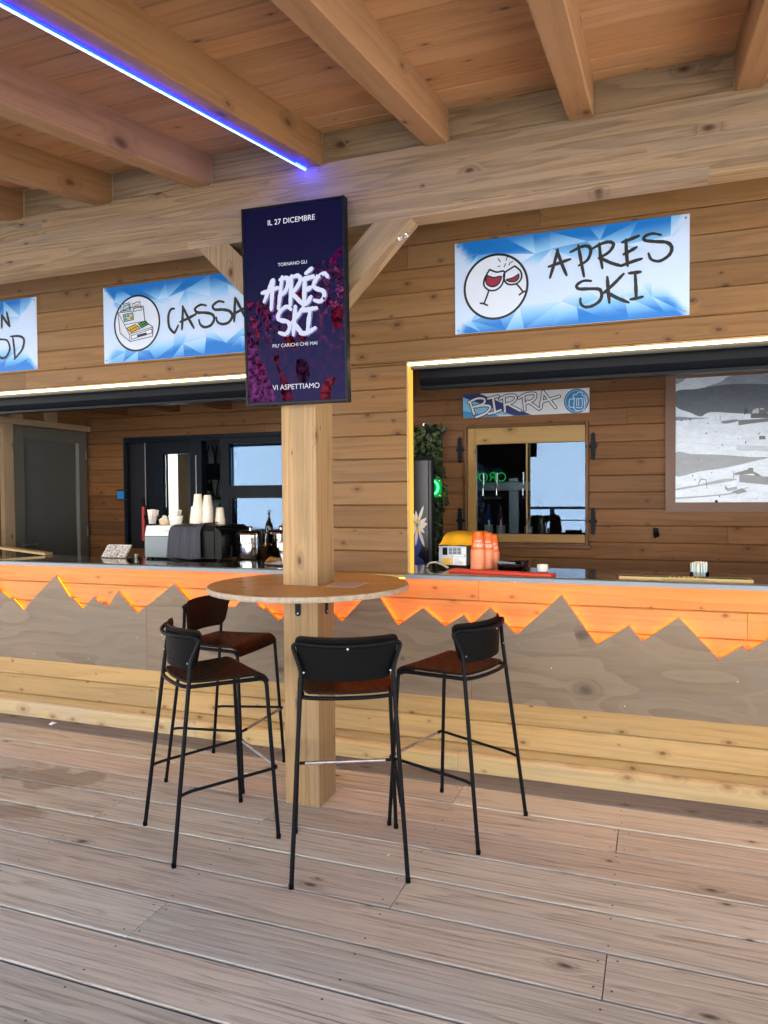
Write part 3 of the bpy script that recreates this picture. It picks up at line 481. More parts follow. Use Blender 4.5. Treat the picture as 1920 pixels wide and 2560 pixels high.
b = MB(); glulam(b, -8.0, 4.6, 3.25, 3.37, 2.834, 3.155, 'x', 8, 'z'); kid(b, 'main_beam', M_BEAM, can)
def brace(pts):
    m_ = MB(); off = (random.uniform(0, 60), 3, 9); pr = 0.6; d = Vector((pts[1][0]-pts[0][0], pts[1][1]-pts[0][1])).normalized(); nrm = Vector((-d.y, d.x))
    c = 0.004; vs = []; wc = []
    for y in (3.252, 3.368):
        for p in pts: vs.append((p[0], y, p[1])); q = Vector(p); wc.append((q.dot(d)+off[0], y+off[1], q.dot(nrm)+off[2]))
    m_.add(vs, [(0, 1, 2, 3), (7, 6, 5, 4)]+[(i, (i+1) % 4, 4+(i+1) % 4, 4+i) for i in range(4)], 0, wc, pr)
    return m_
br = kid(brace([(-1.546, 2.338), (-1.050, 2.834), (-1.238, 2.834), (-1.546, 2.526)]), 'brace', M_BEAM, can)
bl_ = MB()
for px_, pz_ in ((-1.124, 2.760), (-1.098, 2.786)):
    for k, (y_, ) in enumerate(((3.30,),)):
        n_ = Vector((0.7071, 0, -0.7071)); c0 = Vector((px_, y_+ (0.03 if px_ > -1.11 else 0), pz_)); t1 = Vector((0.7071, 0, 0.7071)); t2 = Vector((0, 1, 0))
        for r0, d0, r1, d1 in ((0.016, 0.0, 0.014, 0.004), (0.009, 0.004, 0.008, 0.010)):
            vs = [c0+(t1*cos(a*pi/6)+t2*sin(a*pi/6))*r0+n_*d0 for a in range(12)]+[c0+(t1*cos(a*pi/6)+t2*sin(a*pi/6))*r1+n_*d1 for a in range(12)]
            bl_.add(vs, [(i, (i+1) % 12, 12+(i+1) % 12, 12+i) for i in range(12)]+[tuple(range(12, 24))], sm=True)
bl_.build('bolt', M_CHROME, br)
kid(brace([(-1.736, 2.357), (-1.736, 2.545), (-2.025, 2.834), (-2.213, 2.834)]), 'brace', M_BEAM, can)
TS = math.tan(radians(9.6575)); ZB = 3.143
def roofz(y, off=0.0): return ZB+off+TS*(y-3.25)
RX = [-3.384-0.628*k for k in range(5, 0, -1)]+[-3.384, -2.758, -2.130, -1.499, -0.871, -0.234, 0.410, 1.04, 1.67, 2.3, 2.93, 3.56]
Y0 = 0.75
for x in RX:
    m_ = MB(); c = 0.005; pf = [(x-0.104+c, 0), (x-c, 0), (x, c), (x, 0.172), (x-0.104, 0.172), (x-0.104, c)]
    off = (random.uniform(0, 60), random.uniform(0, 30), random.uniform(0, 30)); vs = []; wc = []
    for y in (Y0, 3.262):
        for p, q in pf: vs.append((p, y, roofz(y, q))); wc.append((y+off[0], p+off[1], q+off[2]))
    n = len(pf); m_.add(vs, [(i, (i+1) % n, n+(i+1) % n, n+i) for i in range(n)]+[tuple(range(n)), tuple(range(2*n-1, n-1, -1))], 0, wc)
    kid(m_, 'rafter', M_RAFT, can)
m_ = MB()                                        # boards of the ceiling lie across the rafters
y = 0.65
while y < 6.6:
    y1 = y+0.1405; cuts = [-8.2, random.uniform(-6, -4.2), random.uniform(-2, 1.0), random.uniform(2, 3), 4.8]
    cuts = [-8.2]+[RX[min(range(len(RX)), key=lambda i: abs(RX[i]-c))]-0.05 for c in cuts[1:-1]]+[4.8]
    for a, b2 in zip(cuts[:-1], cuts[1:]):
        if b2-a < 0.1: continue
        e = 0.006; off = (random.uniform(0, 60), random.uniform(0, 30), random.uniform(0, 30)); vs = []; wc = []
        pf = [(y+0.0008, e), (y+e, 0), (y1-e, 0), (y1-0.0008, e), (y1-0.0008, 0.024), (y+0.0008, 0.024)]
        for x in (a+0.0008, b2-0.0008):
            for p, q in pf: vs.append((x, p, roofz(p, 0.158+q))); wc.append((x+off[0], p+off[1], q+off[2]))
        n = 6; m_.add(vs, [(i, (i+1) % n, n+(i+1) % n, n+i) for i in range(n)]+[tuple(range(n)), tuple(range(2*n-1, n-1, -1))], 0, wc)
    y = y1
kid(m_, 'ceiling', M_CEIL, can)
m_ = MB(); m_.add([(x, y, roofz(y, q)) for q in (0.187, 0.26) for x, y in ((-8.4, 0.5), (4.9, 0.5), (4.9, 9.2), (-8.4, 9.2))], [(3, 2, 1, 0), (4, 5, 6, 7)]+[(i, (i+1) % 4, 4+(i+1) % 4, 4+i) for i in range(4)])
kid(m_, 'roof_covering', plain('roof_metal', (0.06, 0.06, 0.065), 0.6), can)
for a, b2 in zip(RX[:-1], RX[1:]):
    m_ = MB(); m_.box(a+0.001, b2-0.105, 3.272, 3.30, 3.156, 3.305, 'x', ch=0.002); kid(m_, 'blocking_board', M_BEAM, can)
m_ = MB(); m_.box(-8, 4.6, 0.82, 0.94, 2.42, 2.70, 'x', ch=0.004); kid(m_, 'eave_beam', M_BEAM, can)
for x in (-5.2, 2.6):
    m_ = MB(); m_.box(x-0.09, x+0.09, 0.79, 0.97, -0.02, 2.42, 'z', ch=0.004); kid(m_, 'post', M_POST, can)
# blue light strip under the lit rafter
bs = thing('light_strip', 'bright blue LED strip running along the underside of a rafter', 'light strip', (-1.585, 3.2, roofz(3.2)))
m_ = MB(); ys = lin([(Y0+0.1,), (3.245,)], 40)
def strip(mb, xa, xb, q0, q1):
    vs = []
    for (y,) in ys: vs += [(xa, y, roofz(y, q0)), (xb, y, roofz(y, q0)), (xb, y, roofz(y, q1)), (xa, y, roofz(y, q1))]
    n = len(ys); mb.add(vs, [(4*i+k, 4*i+(k+1) % 4, 4*i+4+(k+1) % 4, 4*i+4+k) for i in range(n-1) for k in range(4)]+[(0, 1, 2, 3), (4*n-1, 4*n-2, 4*n-3, 4*n-4)])
strip(m_, -1.5895, -1.5805, -0.011, -0.008); kid(m_, 'diode_band', M_BLUE, bs)
ys = lin([(Y0+0.1,), (3.13,)], 40); m_ = MB(); strip(m_, -1.5925, -1.5775, -0.0078, -0.001); kid(m_, 'sleeve', M_BLUEE, bs)
ys = lin([(3.1305,), (3.245,)], 4); m_ = MB(); strip(m_, -1.5925, -1.5775, -0.0078, -0.001); kid(m_, 'sleeve_end', emit('blue_led_end', (0.001, 0.006, 1.0), 210*EK), bs)  # end stretch made brighter, added to throw blue light onto the beam

# ------------------------------------------------------------------ the bar building
bld = thing('bar_building', 'wooden bar building with two serving openings behind the counter', 'building', (-1.6, 4.0, 0))
ROWS = [0.955-0.1337*k for k in range(6, 0, -1)]+[0.955+0.1337*k for k in range(0, 19)]
def planks(mb, x0, x1, y0, y1, z0, z1, rows, ch=0.006, jn=2.2, holes=()):
    """horizontal boards with bevelled edges, the face to -y, cut round the holes"""
    ed = [z0]+[r for r in rows if z0+0.012 < r < z1-0.012]+[z1]
    for a, b in zip(ed[:-1], ed[1:]):
        spans = [(x0, x1)]; zm = (a+b)/2
        for hx0, hx1, hz0, hz1 in holes:
            if hz0 < zm < hz1:
                ns = []
                for s0, s1 in spans:
                    if hx1 <= s0 or hx0 >= s1: ns.append((s0, s1))
                    else:
                        if hx0 > s0: ns.append((s0, hx0))
                        if hx1 < s1: ns.append((hx1, s1))
                spans = ns
        for s0, s1 in spans:
            cuts = [s0]; c = s0+random.uniform(0.6, jn*2)
            while c < s1-0.4 and s1-s0 > 1.2: cuts.append(c); c += random.uniform(jn, jn*2)
            cuts.append(s1)
            for u0, u1 in zip(cuts[:-1], cuts[1:]):
                g = 0.0007
                pf = [(y0+ch, a+g), (y0, a+ch), (y0, b-ch), (y0+ch, b-g), (y1, b-g), (y1, a+g)]
                mb.prism(pf, u0+(0.0009 if u0 > s0 else 0), u1-(0.0009 if u1 < s1 else 0), 'x')
YW = 3.968
OPL, OPR = (-5.40, -1.93, 1.10, 2.307), (-1.313, 1.70, 1.10, 2.307)
m_ = MB(); planks(m_, -5.75, 2.3, YW, YW+0.075, 1.0695, 3.36, sorted(ROWS+[2.307]), holes=(OPL, OPR)); kid(m_, 'upper_front_wall', M_WALL, bld)
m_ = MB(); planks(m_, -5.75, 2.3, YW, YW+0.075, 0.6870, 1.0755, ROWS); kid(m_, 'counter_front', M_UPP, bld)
m_ = MB(); planks(m_, -5.75, 2.3, YW, YW+0.075, 0.150, 0.6865, ROWS); 
m_.prism([(YW-0.004, 0.107), (YW-0.004, 0.142), (YW+0.004, 0.1493), (YW+0.075, 0.1493), (YW+0.075, 0.107)], -5.75, 2.3, 'x'); kid(m_, 'counter_front', M_LOW, bld)
m_ = MB()
for a, b in ((-5.75, -2.75), (-2.748, -1.02), (-1.018, 2.3)):
    m_.prism([(YW-0.03, 0.001), (YW-0.03, 0.078), (YW-0.022, 0.095), (YW-0.006, 0.1055), (YW+0.07, 0.1055), (YW+0.07, 0.001)], a, b, 'x')
kid(m_, 'sill_log', M_SILL, bld)
m_ = MB()
m_.box(-1.3129, -1.3035, YW-0.006, YW+0.078, 1.095, 2.2955, 'z'); m_.box(-1.3129, 1.70, YW-0.003, YW+0.0785, 2.2962, 2.3065, 'x')
m_.box(-5.40, -1.931, YW-0.003, YW+0.0785, 2.2962, 2.3065, 'x'); m_.box(-1.9405, -1.931, YW-0.006, YW+0.078, 1.095, 2.2955, 'z')
kid(m_, 'opening_lining', M_LOW, bld)
YB = 6.15; XS = -5.558
LW, RW = (-5.088, -2.50, 0.99, 2.145), (-1.515, -0.480, 1.112, 2.126)
BROWS = [0.135*k+0.02 for k in range(0, 22)]
m_ = MB(); planks(m_, XS-0.05, 2.3, YB, YB+0.05, 0.0, 2.70, [r+0.046 for r in BROWS], holes=(LW, RW)); kid(m_, 'back_wall', M_BACK, bld)
# side wall with the door
m_ = MB(Matrix.Translation((XS, 0, 0)) @ Matrix.Rotation(pi/2, 4, 'Z'))       # local x runs along world y, face to +x
planks(m_, 4.05, YB+0.05, 0.03, 0.06, 0.0, 2.70, BROWS, holes=((5.165, 6.10, 0, 2.215),)); kid(m_, 'side_wall', M_BACK, bld)
m_ = MB(); m_.box(XS-0.06, XS-0.02, 5.1, 6.15, 2.2, 2.7, 'y'); kid(m_, 'recess_board', M_BACK, bld)
m_ = MB(); m_.box(XS-0.02, XS+0.03, 4.1, 6.148, 2.222, 2.280, 'y', ch=0.003); kid(m_, 'door_header', M_STUD, bld)
for a, b2 in ((5.154, 5.285), (5.573, 5.706)):
    m_ = MB(); m_.box(XS-0.02, XS+0.02, a, b2, 2.2805, 2.66, 'z', ch=0.003); kid(m_, 'stud', M_STUD, bld)
m_ = MB(); m_.box(XS-0.02, XS+0.03, 5.045, 5.160, 0.0, 2.221, 'z', ch=0.003); kid(m_, 'stud', M_STUD, bld)
m_ = MB(); m_.box(2.25, 2.3, 4.04, 6.15, 0, 2.7, 'y'); kid(m_, 'end_wall', M_BACK, bld)
m_ = MB(); m_.box(XS-0.1, 2.3, 4.04, 9.0, 2.70, 2.74, 'x'); kid(m_, 'bar_ceiling', M_BACK, bld)
m_ = MB(); m_.box(-7.2, 2.3, 4.04, 9.0, -0.03, -0.004, 'x'); struct(m_.build('bar_floor', plain('bar_floor', (0.10, 0.07, 0.05), 0.5)))
for x in (-5.16, -4.52, -3.92, -3.30, -2.70, -2.1, -1.507, -0.964, -0.414, 0.139, 0.70, 1.25):
    m_ = MB(); m_.box(x, x+0.104, 4.40, 6.148, 2.38 if x < -2 else 2.46, 2.60, 'y', ch=0.004); kid(m_, 'ceiling_joist', M_TRIM, bld)
for a, b2 in ((-5.30, -1.96), (-1.28, 1.68)):
    sh = MB(); sh.prism([(4.14, 2.185), (4.30, 2.185), (4.34, 2.21), (4.34, 2.36), (4.10, 2.36), (4.10, 2.225)], a, b2, 'x')
    sh.prism([(4.115, 2.168), (4.16, 2.168), (4.16, 2.184), (4.115, 2.184)], a, b2, 'x'); sh.prism([(4.098, 2.262), (4.0995, 2.262), (4.0995, 2.27), (4.098, 2.27)], a, b2, 'x')
    kid(sh, 'roller_shutter', M_SHUT, bld)
# the door in the side wall
dr = MB(); X = XS
for y0, y1, z0, z1, mi in ((5.166, 5.281, 0, 2.214, 0), (5.985, 6.098, 0, 2.214, 0), (5.2815, 5.9845, 2.095, 2.214, 0)):
    dr.box(X-0.03, X+0.022, y0, y1, z0, z1, 'y', ch=0.004)
fr = kid(dr, 'door_frame', M_DFRAME, bld)
dr = MB(); dr.box(X-0.04, X-0.004, 5.284, 5.962, 0.0, 2.09, 'y', ch=0.003); lf = kid(dr, 'door', M_DOOR, bld)
dr = MB(); dr.box(X-0.03, X-0.002, 5.9635, 5.972, 0.02, 2.09, 'z'); dr.build('door_seal', M_CHROME, lf)
dr = MB(); dr.tube(fillet([(X+0.0, 5.255, 1.10), (X+0.05, 5.255, 1.10), (X+0.05, 5.40, 1.098)], 0.02), 0.009); dr.lathe([(0.022, 0), (0.022, 0.006)], (0, 0, 0), 14)
for i in range(len(dr.v)-28, len(dr.v)): v = dr.v[i]; dr.v[i] = (X+0.0225+v[2], 5.255+v[0], 1.10+v[1])
dr.build('door_handle', M_STEEL, lf)
for z in (1.19, 1.98):
    dr = MB(); dr.box(X+0.0225, X+0.034, 6.072, 6.086, z-0.05, z+0.05, 'z'); dr.build('hinge', M_STEEL, lf)
# left window: dark blue frame with a glazed door leaf, a fixed light above and a serving hatch below
def sub(mb, name, mats, par):
    return mb.build(name, mats, par)
wn = MB()
for x0, x1, z0, z1, ax in ((-5.088, -5.050, 0.99, 2.145, 'z'), (-5.0495, -2.50, 2.106, 2.145, 'x'), (-4.812, -4.606, 0.99, 2.086, 'z'), (-4.2805, -4.150, 0.99, 2.086, 'z'), (-4.6055, -4.281, 1.965, 2.086, 'x'),
                         (-3.936, -3.838, 0.99, 2.1055, 'z'), (-3.8375, -2.54, 2.046, 2.1055, 'x'), (-3.8375, -2.54, 1.520, 1.642, 'x'), (-2.5395, -2.50, 0.99, 2.1055, 'z'), (-3.8375, -3.806, 0.99, 1.5195, 'z'), (-5.0495, -3.9365, 2.0865, 2.1055, 'x')):
    wn.box(x0, x1, YB-0.035, YB+0.06, z0, z1, ax, ch=0.003)
wf = kid(wn, 'window_frame', M_NAVY, bld)
wn = MB(); wn.box(-5.0495, -4.836, YB+0.02, YB+0.05, 0.99, 2.085, 'z'); sub(wn, 'recess_panel', plain('blue_black_panel', (0.004, 0.005, 0.010), 0.5), wf)  # black board stands for the dark recess of the frame
wn = MB(); M_STRIP = plain('grey_strip', (0.4, 0.4, 0.42), 0.35, 0.6); wn.box(-4.834, -4.822, YB-0.02, YB+0.03, 1.45, 2.10, 'z'); sub(wn, 'edge_strip', M_STRIP, wf); wn = MB(); wn.box(-4.214, -4.207, YB-0.04, YB-0.036, 1.35, 1.945, 'z'); sub(wn, 'edge_strip', M_STRIP, wf)
wn = MB(); wn.box(-4.6055, -4.281, YB+0.01, YB+0.016, 0.99, 1.9645, 'z'); sub(wn, 'door_pane', M_GLASS, wf)
wn = MB(); wn.box(-3.8375, -2.54, YB+0.01, YB+0.016, 1.6425, 2.0455, 'z'); wn.box(-3.8055, -2.54, YB+0.01, YB+0.016, 0.99, 1.5195, 'z'); sub(wn, 'pane', M_GLASSR, wf)
# room behind the windows
m_ = MB()
m_.box(-7.2, -6.44, 8.6, 8.65, 0, 2.69); m_.box(-5.98, 2.3, 8.6, 8.65, 0, 2.69); m_.box(-6.44, -5.98, 8.6, 8.65, 2.14, 2.69)
m_.box(-7.25, -7.2, 6.2, 8.65, 0, 2.69, 'y'); m_.box(2.3, 2.35, 6.2, 8.65, 0, 2.69, 'y'); m_.box(-7.2, XS-0.05, 6.15, 6.19, 0, 2.69)
kid(m_, 'back_room_wall', M_DARK, bld)
m_ = MB(); m_.box(-6.335, -6.195, 8.75, 8.80, 0, 2.3, 'z', ch=0.003); kid(m_, 'outer_post', M_SILL, bld)
m_ = MB(); m_.box(-6.19, -5.97, 8.76, 8.79, 0, 2.3, 'z'); kid(m_, 'outer_panel', plain('blue_grey_panel', (0.30, 0.36, 0.42), 0.5), bld)
m_ = MB(); m_.box(-4.9, -4.3, 7.02, 7.05, 0.6, 2.3, 'z'); kid(m_, 'service_board', plain('grey_service_board', (0.13, 0.14, 0.15), 0.6, var=0.3), bld)
cb = MB()
for k in range(6):
    x = -4.75+0.05*k; cb.tube(smooth([(x, 7.0, 2.1), (x+random.uniform(-.05, .05), 6.98, 1.9), (x+random.uniform(-.08, .08), 6.97, 1.75), (x+random.uniform(-.03, .1), 6.98, 1.55), (x+0.12, 7.0, 1.5)], 5), 0.008, 6)
cb.box(-4.75, -4.52, 6.95, 7.01, 1.72, 1.9, 'z'); cb.box(-4.70, -4.62, 6.95, 7.01, 1.60, 1.68, 'z'); kid(cb, 'cable', M_BLACK, bld)
cb = MB(); cb.box(-4.68, -4.50, 6.96, 7.01, 1.22, 1.46, 'z', ch=0.004); cb.box(-4.48, -4.40, 6.97, 7.01, 1.28, 1.42, 'z', ch=0.004); kid(cb, 'switch_box', plain('grey_box', (0.22, 0.23, 0.24), 0.5), bld)
# right window
wn = MB(); x0, x1, z0, z1 = RW
for a in ((x0, x0+0.028, z0, z1, 'z'), (x1-0.028, x1, z0, z1, 'z'), (x0+0.0285, x1-0.0285, z1-0.022, z1, 'x'), (x0+0.0285, x1-0.0285, z0, z0+0.024, 'x')): wn.box(a[0], a[1], YB-0.03, YB+0.05, a[2], a[3], a[4], ch=0.006)
wn.box(x0-0.01, x1+0.012, YB-0.055, YB-0.031, z0-0.02, z0+0.012, 'x', ch=0.004)
rf = kid(wn, 'window_frame', M_TRIM, bld)
wn = MB()
for a in ((-1.4865, -1.4125, 1.1365, 2.1035, 'z'), (-1.412, -0.5085, 1.9655, 2.1035, 'x'), (-1.412, -0.5085, 1.1365, 1.206, 'x')): wn.box(a[0], a[1], YB-0.012, YB+0.03, a[2], a[3], a[4], ch=0.004)
wn.box(-0.990, -0.978, YB+0.004, YB+0.03, 1.2065, 1.965, 'z'); wn.lathe([(0.0, -0.02), (0.010, -0.016), (0.012, -0.006), (0.006, 0.006)], (0, 0, 0), 12)
for i in range(len(wn.v)-48, len(wn.v)): v = wn.v[i]; wn.v[i] = (-1.462+v[0], YB-0.014+v[2], 1.625+v[1])
sub(wn, 'sash', M_YEL, rf)
wn = MB(); wn.box(-1.412, -0.5085, YB+0.018, YB+0.023, 1.2065, 1.965, 'z'); sub(wn, 'pane', M_GLASSR, rf)
def hinge(x, z0, z1):
    h_ = MB(); y = YB-0.012; c = (z0+z1)/2; w_ = 0.022
    P = [(0, z1), (0.013, z1-0.018), (0.022, z1-0.022), (0.012, z1-0.034), (w_*0.8, z1-0.04), (w_*0.8, c+0.02), (0.028, c+0.01), (0.034, c), (0.028, c-0.01), (w_*0.8, c-0.02), (w_*0.8, z0+0.04), (0.012, z0+0.034), (0.022, z0+0.022), (0.013, z0+0.018), (0, z0)]
    ring = [(x+a, q) for a, q in P]+[(x-a, q) for a, q in P[-2:0:-1]]
    h_.prism(ring, y, y+0.008, 'y'); s_ = 1 if x < -1 else -1
    h_.prism([(x+s_*0.02, c-0.012), (x+s_*0.055, c-0.016), (x+s_*0.055, c+0.016), (x+s_*0.02, c+0.012)], y-0.004, y+0.004, 'y'); h_.ball((x+s_*0.05, y-0.01, c), 0.011, 8, 6)
    sub(h_, 'strap_hinge', M_NAVY, rf)
for x in (-1.556, -0.447):
    for z0_, z1_ in ((1.806, 2.04), (1.20, 1.43)): hinge(x, z0_, z1_)
# taps and bottles behind the right window
tp = thing('beer_tap', 'steel beer tap column with crossbar behind the beer window', 'beer tap', (-1.14, 6.45, 1.13))
a_ = MB(); a_.box(-0.045, 0.045, -0.03, 0.03, 0, 0.55, 'z', ch=0.006); a_.build('column', M_STEEL, tp)
a_ = MB(); a_.box(-0.33, 0.14, -0.035, 0.035, 0.44, 0.52, 'x', ch=0.006); a_.build('crossbar', M_STEEL, tp)
for x in (-0.26, -0.14, 0.09):
    a_ = MB(); a_.tube(fillet([(x, -0.03, 0.48), (x, -0.10, 0.48), (x, -0.10, 0.40)], 0.02), 0.009); a_.tube([(x, -0.07, 0.49), (x, -0.075, 0.60)], [0.008, 0.013]); a_.build('tap', M_CHROME, tp)
    if x < 0: a_ = MB(); a_.tube([(x, -0.06, 0.60), (x, -0.075, 0.60)], 0.045, 20); a_.build('tap_badge', plain('blue_badge', (0.02, 0.05, 0.16), 0.3), tp)
sh_ = MB(); sh_.box(-1.6, -0.40, 6.30, 6.75, 1.08, 1.128, 'x', ch=0.004); tag(sh_.build('back_shelf', plain('dark_shelf', (0.05, 0.05, 0.055), 0.3)), 'dark steel shelf behind the beer window pane', 'shelf')
def bottle(name, loc, h, r, mat, label, cat='bottle', lab=None, cap=None, grp=None):
    t = thing(name, label, cat, loc, group=grp); a = MB()
    a.lathe([(r*0.9, 0), (r, 0.008), (r, h*0.55), (r*0.85, h*0.64), (r*0.38, h*0.76), (r*0.33, h*0.95), (r*0.36, h*0.96)], seg=16); a.build('glass', mat, t)
    a = MB(); a.lathe([(r*0.38, h*0.955), (r*0.38, h), (r*0.3, h*1.01)], seg=12); a.build('cap', cap or M_BLACK, t)
    if lab: a = MB(); a.lathe([(r*1.015, h*0.15), (r*1.015, h*0.42)], seg=16); a.build('paper_label', lab, t)
    return t
M_DKG = plain('dark_bottle_glass', (0.012, 0.018, 0.014), 0.08, coat=0.5); M_BLUG = plain('blue_bottle_glass', (0.03, 0.06, 0.22), 0.08, coat=0.5); M_PURG = plain('purple_bottle_glass', (0.12, 0.02, 0.10), 0.1, coat=0.5)
for i, (x, y, h, r, m, lb, tx) in enumerate(((-1.36, 6.40, 0.34, 0.040, M_BLUG, M_WHITE, 'blue bottle with white label behind the beer window, leftmost'), (-1.255, 6.42, 0.33, 0.038, M_PURG, M_WHITE, 'purple bottle left of the tap column behind the beer window'),
        (-1.0, 6.36, 0.31, 0.036, M_DKG, M_WHITE, 'dark wine bottle with white label right of the tap column'), (-0.90, 6.42, 0.36, 0.036, M_DKG, M_FRAMEBR, 'tall dark bottle behind the beer window, rightmost'))):
    bottle('bottle', (x, y, 1.1285), h, r, m, tx, lab=lb)
# warm light strips round the openings
for a, b2, lab in ((-5.38, -1.945, 'warm white LED strip under the lintel of the left serving opening'), (-1.300, 1.68, 'warm white LED strip along the top and side of the right serving opening')):
    ls = thing('light_strip', lab, 'light strip', (a, YW, 2.29)); m_ = MB(); m_.prism([(YW+0.001, 2.2955), (YW+0.026, 2.2955), (YW+0.026, 2.287), (YW+0.001, 2.283)], a, b2, 'x'); kid(m_, 'diffuser', M_WARM, ls); m_ = MB(); m_.box(a, b2, YW+0.0265, YW+0.031, 2.262, 2.2955, 'x'); kid(m_, 'light_shield', M_SHUT, ls)  # dark back strip added to keep the LED light off the roller shutter
    if a > -2:
        m_ = MB(); m_.box(-1.3030, -1.2945, YW+0.006, YW+0.058, 1.094, 2.282, 'z'); kid(m_, 'side_diffuser', M_WARMJ, ls)

# ------------------------------------------------------------------ counter, mountain panels
ct = thing('bar_counter', 'long dark polished counter top with steel front edge on the bar front', 'counter', (-1.6, 4.2, 1.07))
m_ = MB()
for a, b2 in ((-5.6, -4.30), (-4.298, -3.405), (-3.403, 2.28)): m_.box(a, b2, YW-0.006, 4.52, 1.072, 1.0925, 'x', ch=0.002)
kid(m_, 'worktop', M_TOP, ct)
m_ = MB()
for a, b2 in ((-5.62, -1.935), (-1.312, -0.69), (-0.689, 2.28)): m_.prism([(YW-0.060, 1.0735), (YW-0.0572, 1.0735), (YW-0.0572, 1.0766), (YW-0.0065, 1.0766), (YW-0.0065, 1.0928), (YW+0.010, 1.0930), (YW+0.004, 1.0985), (YW-0.056, 1.0992), (YW-0.060, 1.0965)], a, b2, 'x')
kid(m_, 'steel_edge', plain('satin_steel_edge', (0.16, 0.195, 0.225), 0.42, 0.25, var=0.12, bscale=60), ct)
m_ = MB(); m_.box(-1.93, -1.314, YW-0.058, YW-0.001, 1.0765, 1.094, 'x'); kid(m_, 'pier_ledge', M_LOW, ct)
m_ = MB(); m_.box(-5.55, 2.2, YW-0.0570, YW-0.0555, 1.0738, 1.0764, 'x'); kid(m_, 'light_strip', M_ORNG2, ct)
SKX = [(-5.75, 0.93), (-5.55, 1.0), (-5.28, 0.80), (-5.0, 0.90), (-4.86, 0.82), (-4.60, 1.005), (-4.45, 0.93)]+SKYLINE+[(0.80, 0.985), (0.98, 0.80), (1.15, 0.88), (1.25, 0.82), (1.5, 0.98), (1.8, 0.78), (2.2, 0.95)]
def sky_z(x):
    for (a, za), (b, zb) in zip(SKX[:-1], SKX[1:]):
        if a <= x <= b: return za+(zb-za)*(x-a)/(b-a)
    return 0.9
YP = 3.934
SEAMS = [-5.28, -3.1085, -0.9375, 1.233]
LBL = ['grey plywood mountain panel with low jagged peaks left of the seam near the stools', 'grey plywood mountain panel behind the post and the stools', 'grey plywood mountain panel with the tallest peak right of the stools']
for i, (a, b) in enumerate(zip(SEAMS[:-1], SEAMS[1:])):
    p = thing('mountain_panel', LBL[i], 'panel', ((a+b)/2, YP, 0.41), group='mountain shaped panels on the counter front')
    a += 0.0012; b -= 0.0012
    top = [(a, sky_z(a))]+[q for q in SKX if a < q[0] < b]+[(b, sky_z(b))]
    off = (random.uniform(0, 40), random.uniform(0, 20), random.uniform(0, 20)); vs = []; wc = []
    ring = [(a, 0.410), (b, 0.410)]+top[::-1]
    for y in (YP, YP+0.012):
        for x, z in ring: vs.append((x, y, z)); wc.append((x+off[0], y+off[1], z+off[2]))
    n = len(ring); m_ = MB(); m_.add(vs, [tuple(range(n)), tuple(range(2*n-1, n-1, -1))], 0, wc, 0.5)
    m_.add(vs, [(k, (k+1) % n, n+(k+1) % n, n+k) for k in range(n)], 1, wc, 0.5)
    for k in range(6):
        x = a+0.1+(b-a-0.2)*k/5+random.uniform(-0.1, 0.1); z = random.choice((0.45, 0.62))
        m_.add([(x+0.004*cos(t*pi/4), YP-0.0012, z+0.004*sin(t*pi/4)) for t in range(8)], [tuple(range(8))], 2)
    kid(m_, 'panel_board', [M_PLY, plain('orange_board_edge', (0.55, 0.16, 0.04), 0.6), plain('screw_head', (0.42, 0.38, 0.32), 0.4, 0.3)], p)  # cut edge of the board is orange all round
    # the light strip tucked behind the cut edge
    l_ = MB(); ins = 0.006
    for (xa, za), (xb, zb) in zip(top[:-1], top[1:]):
        if i == 0 and zb > za: continue
        d = Vector((xb-xa, zb-za)); L = d.length
        if L < 0.03: continue
        d.normalize(); nn = Vector((d.y, -d.x)); 
        if nn.y > 0: nn = -nn
        e0 = 0.012; q0 = Vector((xa, za))+d*e0+nn*ins; q1 = Vector((xb, zb))-d*e0+nn*ins; r0, r1 = q0+nn*0.007, q1+nn*0.007
        l_.prism([(q0.x, q0.y), (q1.x, q1.y), (r1.x, r1.y), (r0.x, r0.y)], YP+0.0150, YP+0.0210, 'y')
    kid(l_, 'light_strip', M_ORNG, p)

